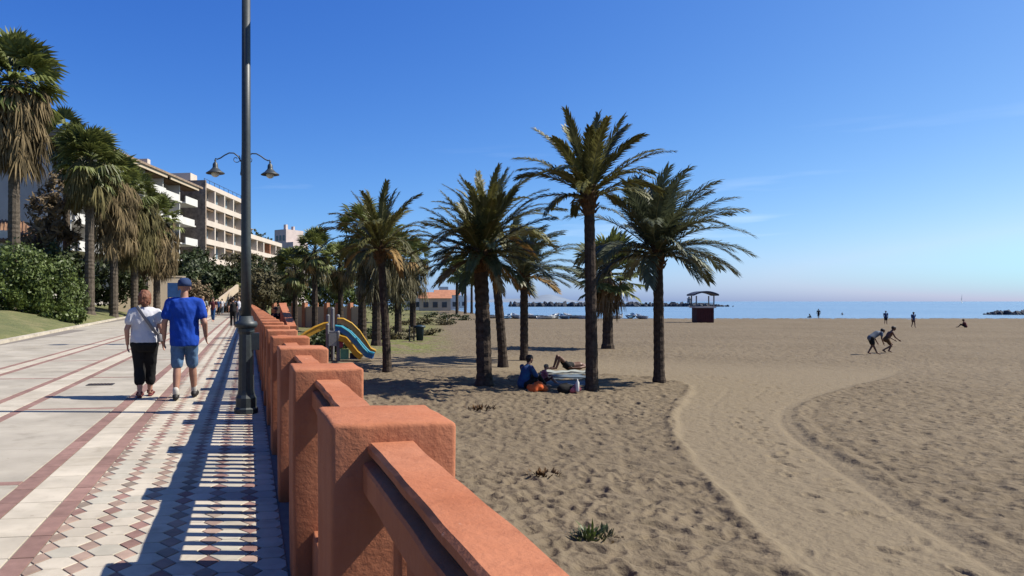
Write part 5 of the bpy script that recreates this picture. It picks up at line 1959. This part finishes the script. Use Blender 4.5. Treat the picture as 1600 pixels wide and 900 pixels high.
link('shirt', folds(remeshed(sh, 'shirt', M['tee_w'], .014, 5), 0.012), wom)
tr = MB()
tr.rings([(0, 0, .70, .18, .14), (0, -.015, .80, .218, .168), (0, -.01, .88, .205, .155), (0, 0, .93, .18, .135)])
for h_, k_, a_ in ((hL, kL, aL), (hR, kR, aR)):
    tr.capsule(h_ + Vector((0, 0, -.03)), k_, .122, .088)
    tr.capsule(k_, k_.lerp(a_, .55), .088, .080)
link('trousers', folds(remeshed(tr, 'trousers', M['black'], .014, 2), 0.01), wom)
hr = MB()
hr.capsule((0, .005, 1.535), (0, .035, 1.54), .098, .090, 14)
hr.capsule((0, -.03, 1.50), (.005, -.045, 1.43), .085, .060, 14)
hr.capsule((-.06, .0, 1.50), (-.055, -.015, 1.43), .045, .035)
hr.capsule((.06, .0, 1.50), (.06, -.015, 1.43), .045, .035)
for k in range(16):
    a = k * 1.3
    hr.capsule((.07 * math.cos(a), -.03 + .06 * math.sin(a), 1.47 + .05 * math.sin(k)), (.085 * math.cos(a), -.05 + .06 * math.sin(a), 1.42 + .05 * math.sin(k)), .018, .008, 6)
link('hair', folds(remeshed(hr, 'hair', M['hair_r'], .010, 1), .011, (32, 32, 12)), wom)
st = MB()
sp = []
for k in range(15):
    s = k / 14
    x = -.10 + .29 * s
    z = 1.375 - .42 * s
    yb = -(.108 + .055 * math.sin(s * 2.6)) * math.sqrt(max(.05, 1 - (x / .235) ** 2)) - .012
    sp.append((x, yb, z))
st.tube(sp, .014, 6, True, 2.0)
st.build('bag_strap', M['strap'], wom)
bg_ = MB().rings([(.215, .02, .84, .045, .10), (.225, .02, .86, .05, .11), (.222, .02, .95, .045, .105), (.218, .02, .97, .03, .09)])
bg_.build('bag', M['strap'], wom, True)
for a_, t_ in ((aL, tL), (aR, tR)):
    f = MB()
    mid = (a_ + t_) / 2
    d = (t_ - a_)
    d.z = 0
    d.normalize()
    f.capsule(a_ + Vector((0, -.03, -.068)), t_ + Vector((0, .03, -.02)), .040, .036, 10, .4)
    f.capsule(mid + Vector((-.045, 0, -.01)), mid + Vector((.045, 0, -.01)), .022, .022, 8)
    f.capsule(a_ + Vector((-.03, -.01, .0)), a_ + Vector((.03, -.01, .0)), .022, .022, 8)
    link('sandal', remeshed(f, 'sandal', M['sandal'], .012, 1), wom)


# --- simpler figures for the distance: J is a dict of joints, clothes are extra skins
def figure(label, loc, rz, J, skin='skin', top='tee_w', bottom='denim', hair='hair_d', sleeve=.5, leg=.5, bare_top=False, group=None, vox=.022, hs=1.0, face=(0, 1, 0), scale=1.0):
    t = thing('person', label, 'person', loc, rz, group)
    J = {k: Vector(v) for k, v in J.items()}
    bd = MB()
    pel, che, nk = J['pelvis'], J['chest'], J['neck']
    bd.capsule(pel, pel.lerp(che, .5), .14, .125, 14)
    bd.capsule(pel.lerp(che, .5), che, .125, .145, 14)
    bd.capsule(che, nk, .12, .06, 12)
    bd.capsule(nk, nk.lerp(J['head'], .6), .055, .055)
    head(bd, J['head'], hs, face)
    for s in 'LR':
        bd.capsule(J['hip' + s], J['knee' + s], .085, .055)
        bd.capsule(J['knee' + s], J['ank' + s], .056, .036)
        foot(bd, J['ank' + s], J['toe' + s], .95)
        bd.capsule(che.lerp(J['sh' + s], .5), J['sh' + s], .075, .055)
        bd.capsule(J['sh' + s], J['el' + s], .05, .042)
        bd.capsule(J['el' + s], J['wr' + s], .042, .028)
        hand(bd, J['wr' + s], J['wr' + s] - J['el' + s], (0, 1, .1))
    link('body', remeshed(bd, 'body', M[skin], vox * .75, 1), t)
    if not bare_top:
        c = MB()
        c.capsule(pel, pel.lerp(che, .5), .165, .155, 14)
        c.capsule(pel.lerp(che, .5), che, .155, .165, 14)
        c.capsule(che, che.lerp(nk, .7), .15, .09, 12)
        for s in 'LR':
            c.capsule(J['sh' + s], J['sh' + s].lerp(J['el' + s], sleeve), .078, .07)
        link('top', remeshed(c, 'top', M[top], vox, 1), t)
    c = MB()
    c.capsule(J['hipL'], J['hipR'], .12, .12, 12)
    c.capsule(pel, pel.lerp(che, .22), .158, .15, 14)
    for s in 'LR':
        lk = min(1, leg * 2)
        c.capsule(J['hip' + s], J['hip' + s].lerp(J['knee' + s], lk), .105, .105 - .03 * lk)
        if leg > .5:
            c.capsule(J['knee' + s], J['knee' + s].lerp(J['ank' + s], (leg - .5) * 2), .074, .062)
    link('bottoms', remeshed(c, 'bottoms', M[bottom], vox, 1), t)
    if hair:
        f = Vector(face).normalized()
        hm = MB()
        hm.capsule(J['head'] + Vector((0, 0, .045)) * hs - f * .03, J['head'] + Vector((0, 0, .05)) * hs + f * .02, .094 * hs, .088 * hs, 12)
        hm.capsule(J['head'] - f * .05 + Vector((0, 0, .02)), J['head'] - f * .055 - Vector((0, 0, .05)), .075 * hs, .05 * hs, 12)
        link('hair', remeshed(hm, 'hair', M[hair], vox * .8, 1), t)
    t.scale = (scale,) * 3
    return t


def walk(st=.22, arm=.12, bend=0.0):
    return dict(pelvis=(0, 0, .94), chest=(0, .02 + bend * .3, 1.28), neck=(0, .02 + bend * .42, 1.46), head=(0, .05 + bend * .5, 1.62),
                hipL=(-.09, 0, .92), hipR=(.09, 0, .92), kneeL=(-.09, st * .7, .50), kneeR=(.09, -st * .25 + .04, .50), ankL=(-.09, st, .09), ankR=(.09, -st, .12), toeL=(-.1, st + .16, .04), toeR=(.1, -st + .13, .04),
                shL=(-.19, .02 + bend * .4, 1.41), shR=(.19, .02 + bend * .4, 1.41), elL=(-.25, -arm, 1.13), elR=(.25, arm * .7, 1.13), wrL=(-.25, -arm + .05, .88), wrR=(.25, arm + .12, .92))


def on_prom(px, py):
    p = at_height(px, py, 0)
    return (p.x, p.y, 0)


def on_sand(px, py):
    p = at_height(px, py, -1.3)
    for _ in range(4):
        p = at_height(px, py, float(beach_z(p.x, p.y)))
    return (p.x, p.y, float(beach_z(p.x, p.y)))


GF = 'walkers far along the promenade'
figure('walker in a maroon top and blue trousers just right of the couple', on_prom(333, 503), R(170), walk(), 'skinp', 'clothr', 'clothp', leg=.9, group=GF)
figure('walker with fair hair in pale clothes half hidden by the man', on_prom(317, 512), R(178), walk(.15), 'skinp', 'towel', 'green', 'hair_b', leg=.8, group=GF)
figure('walker in dark clothes directly left of the near lamp post', on_prom(364, 511), R(4), walk(.2), 'skin', 'black', 'black', leg=.95, group=GF, scale=.97)
figure('walker in a white top beside the dark clothed one at the near lamp post', on_prom(373, 507), R(-3), walk(.18), 'skinp', 'tee_w', 'clothg', 'hair_b', leg=.9, group=GF)
figure('distant walker in a white top in the middle of the promenade', on_prom(347, 492), 0, walk(.18), 'skinp', 'tee_w', 'clothg', leg=.9, group=GF)
figure('distant walker in dark top left of the white topped one', on_prom(341, 494), R(180), walk(.18), 'skin', 'clothp', 'black', leg=.9, group=GF)
figure('farthest walker in grey nearest the tan bushes', on_prom(352, 489), 0, walk(.18), 'skin', 'clothg', 'black', leg=.9, group=GF)

# sitting on the balustrade
SIT = dict(pelvis=(0, 0, .10), chest=(0, .05, .46), neck=(0, .08, .62), head=(0, .11, .78), hipL=(-.09, .02, .09), hipR=(.09, .02, .09), kneeL=(-.1, .42, .10), kneeR=(.1, .42, .08),
           ankL=(-.1, .46, -.33), ankR=(.1, .44, -.35), toeL=(-.1, .62, -.37), toeR=(.1, .60, -.39), shL=(-.19, .06, .57), shR=(.19, .06, .57), elL=(-.24, .14, .30), elR=(.24, .14, .30), wrL=(-.16, .34, .22), wrR=(.16, .34, .22))
figure('person in dark clothes standing on the ramp behind the sloping parapet', (1.28, 33.6, -.55), R(150), walk(.1), 'skin', 'black', 'black', leg=.95)

# bathers under the palms
GS = 'sunbathers under the palms'
SITG = dict(pelvis=(0, 0, .14), chest=(.02, .12, .50), neck=(.02, .17, .66), head=(.03, .22, .82), hipL=(-.09, .03, .13), hipR=(.09, .03, .13), kneeL=(-.16, .40, .38), kneeR=(.16, .42, .36),
            ankL=(-.12, .66, .07), ankR=(.13, .70, .07), toeL=(-.14, .85, .05), toeR=(.15, .88, .05), shL=(-.19, .13, .60), shR=(.2, .13, .60), elL=(-.26, .26, .36), elR=(.27, .26, .36), wrL=(-.15, .44, .40), wrR=(.15, .46, .40))
sp_ = on_sand(817, 607)
figure('person in a violet blue top sitting on the sand by the thick palm', sp_, R(-72), SITG, 'skin', 'clothp', 'black', leg=.95, group=GS, sleeve=.9, scale=1.12)
p2 = on_sand(846, 601)
figure('child in pink sitting in front of the violet blue top', (p2[0], p2[1], p2[2]), R(-100), SITG, 'skinp', 'clothpk', 'clothr', 'hair_b', leg=.5, group=GS, scale=.72)
LIE = dict(pelvis=(0, 0, .13), chest=(0, -.38, .14), neck=(0, -.56, .15), head=(0, -.74, .14), hipL=(-.09, .05, .13), hipR=(.09, .05, .13), kneeL=(-.1, .36, .44), kneeR=(.1, .38, .48),
           ankL=(-.1, .50, .07), ankR=(.1, .52, .07), toeL=(-.1, .68, .05), toeR=(.1, .70, .05), shL=(-.19, -.50, .13), shR=(.19, -.50, .13), elL=(-.3, -.28, .10), elR=(.3, -.28, .10), wrL=(-.28, -.03, .09), wrR=(.28, -.03, .09))
lp = on_sand(889, 579)
figure('sunbather lying on a towel with knees drawn up', (lp[0], lp[1], lp[2] + .03), R(88), LIE, 'skind', 'black', 'black', 'hair_d', leg=.2, bare_top=True, group=GS, face=(0, 0.05, 1), scale=1.15)


def cloth_sheet(name, cat, label, loc, rz, wx, wy, m, lump=.03, seed=0):
    n = 12
    rnd = Vector((seed * 3.3, seed, 0))
    vs = []
    for i in range(n + 1):
        for j in range(n + 1):
            x, y = (i / n - .5) * wx, (j / n - .5) * wy
            vs.append((x, y, .018 + lump * (.5 + mnoise.noise(Vector((x * 3, y * 3, 0)) + rnd))))
    fs = [(i * (n + 1) + j, (i + 1) * (n + 1) + j, (i + 1) * (n + 1) + j + 1, i * (n + 1) + j + 1) for i in range(n) for j in range(n)]
    m_ = len(vs)
    vs2 = [(x, y, -.02) for x, y, z in vs]
    fs2 = [tuple(reversed([k + m_ for k in f])) for f in fs]
    ring = [i * (n + 1) for i in range(n + 1)] + [n * (n + 1) + j for j in range(1, n + 1)] + [i * (n + 1) + n for i in range(n - 1, -1, -1)] + [j for j in range(n - 1, 0, -1)]
    side = [(ring[k], ring[(k + 1) % len(ring)], ring[(k + 1) % len(ring)] + m_, ring[k] + m_) for k in range(len(ring))]
    return MB().add(vs + vs2, fs + fs2 + side).build(name, M[m], None, True, label=label, cat=cat, loc=loc, rot=(0, 0, rz))


def up(p, dz):
    return (p[0], p[1], p[2] + dz)


cloth_sheet('towel', 'towel', 'pale towel under the sunbather with drawn up knees', up(on_sand(886, 583), .02), R(-2), 1.9, .75, 'towel', .07, 1)
cloth_sheet('towel', 'towel', 'blue grey towel between the lying sunbather and the seated one', up(on_sand(866, 590), .02), R(-4), 2.4, .9, 'towelb', .05, 2)
cloth_sheet('beach_blanket', 'blanket', 'grey blanket behind the tallest palm trunk beside the pink bag', up(on_sand(880, 600), .01), R(-3), 2.0, 1.2, 'clothg', .04, 3)
ob = on_sand(840, 611)
MB_ = MB()
for k in range(9):
    a = k * .7
    MB_.capsule((.25 * math.cos(a), .14 * math.sin(a), .10 + .05 * math.sin(k * 2)), (.1 * math.cos(a + 1), .08 * math.sin(a + 1), .20 + .06 * math.cos(k)), .10, .08, 8)
link('beach_bag', remeshed(MB_, 'beach_bag', M['clotho'], .03, 2), None, 'bright orange cloth bag beside the seated person in violet blue', 'bag', loc=up(ob, -.03))
ob = on_sand(888, 614)
t = thing('bag', 'dark and pink bag with a white bottle lying by the tallest palm trunk', 'bag', up(ob, 0))
MB_ = MB().capsule((-.2, 0, .12), (.05, 0, .14), .15, .13, 10).capsule((-.2, .05, .2), (-.05, .02, .26), .08, .06, 8)
link('sack', remeshed(MB_, 'sack', M['black'], .03, 2), t)
MB_ = MB().capsule((.08, -.05, .10), (.32, -.02, .12), .11, .09, 10).capsule((.2, .03, .18), (.3, .05, .24), .07, .05, 8)
link('roll', remeshed(MB_, 'roll', M['clothpk'], .03, 2), t)
MB().lathe([(.05, 0), (.055, .05), (.055, .28), (.02, .34), (.02, .38)], (.22, -.15, .05), 10).build('bottle', M['white'], t, True)

# two people stooping over the sand
GB = 'people out on the open sand'
BEND = dict(pelvis=(0, -.10, .90), chest=(0, .26, 1.13), neck=(0, .44, 1.22), head=(0, .60, 1.27), hipL=(-.09, -.08, .88), hipR=(.09, -.08, .88), kneeL=(-.11, .08, .47), kneeR=(.12, -.02, .47), ankL=(-.12, -.14, .09), ankR=(.14, .16, .09),
            toeL=(-.13, .02, .04), toeR=(.15, .32, .04), shL=(-.19, .38, 1.17), shR=(.19, .38, 1.17), elL=(-.24, .32, .88), elR=(.24, .34, .88), wrL=(-.18, .42, .64), wrR=(.2, .46, .64))
figure('stooping person in a grey top and dark shorts out on the sand', on_sand(1363, 554), R(-95), BEND, 'skind', 'clothg', 'black', leg=.35, group=GB, face=(0, 1, -.35), scale=.98)
CROUCH = dict(pelvis=(0, -.08, .72), chest=(0, .10, 1.02), neck=(0, .20, 1.18), head=(0, .30, 1.32), hipL=(-.09, -.06, .70), hipR=(.09, -.06, .70), kneeL=(-.11, .25, .46), kneeR=(.12, .12, .38), ankL=(-.12, .10, .09), ankR=(.14, -.30, .14),
              toeL=(-.13, .26, .04), toeR=(.15, -.16, .04), shL=(-.19, .15, 1.12), shR=(.19, .15, 1.12), elL=(-.24, .20, .84), elR=(.24, .26, .86), wrL=(-.2, .40, .70), wrR=(.2, .44, .72))
figure('tanned person stepping with bent knees right of the stooping one', on_sand(1387, 551), R(-110), CROUCH, 'skind', 'skind', 'boots', leg=.3, bare_top=True, group=GB, face=(0, 1, -.3))
figure('person in a blue top standing near the water above the stooping pair', on_sand(1384, 507), R(150), walk(.1), 'skind', 'clothp', 'black', leg=.4, group=GB)
figure('person in dark top standing right of the blue topped one near the water', on_sand(1427, 512), R(170), walk(.14), 'skind', 'clothp', 'skind', leg=.3, group=GB)
figure('person standing at the water edge beyond the lifeguard hut', on_sand(1279, 498), R(120), walk(.1), 'skind', 'black', 'black', leg=.5, group=GB)
figure('person sitting low at the water edge beside the standing one', on_sand(1267, 497), R(60), SITG, 'skind', 'black', 'black', leg=.5, group=GB)
figure('person sitting alone on the sand before the rock groyne', on_sand(1509, 512), R(30), SITG, 'skind', 'clothr', 'black', leg=.5, group=GB)
figure('tiny person wading midway between the hut and the standing pair', on_sand(1316, 496.5), R(120), walk(.1), 'skind', 'black', 'black', leg=.4, group=GB, bare_top=True, scale=.7)
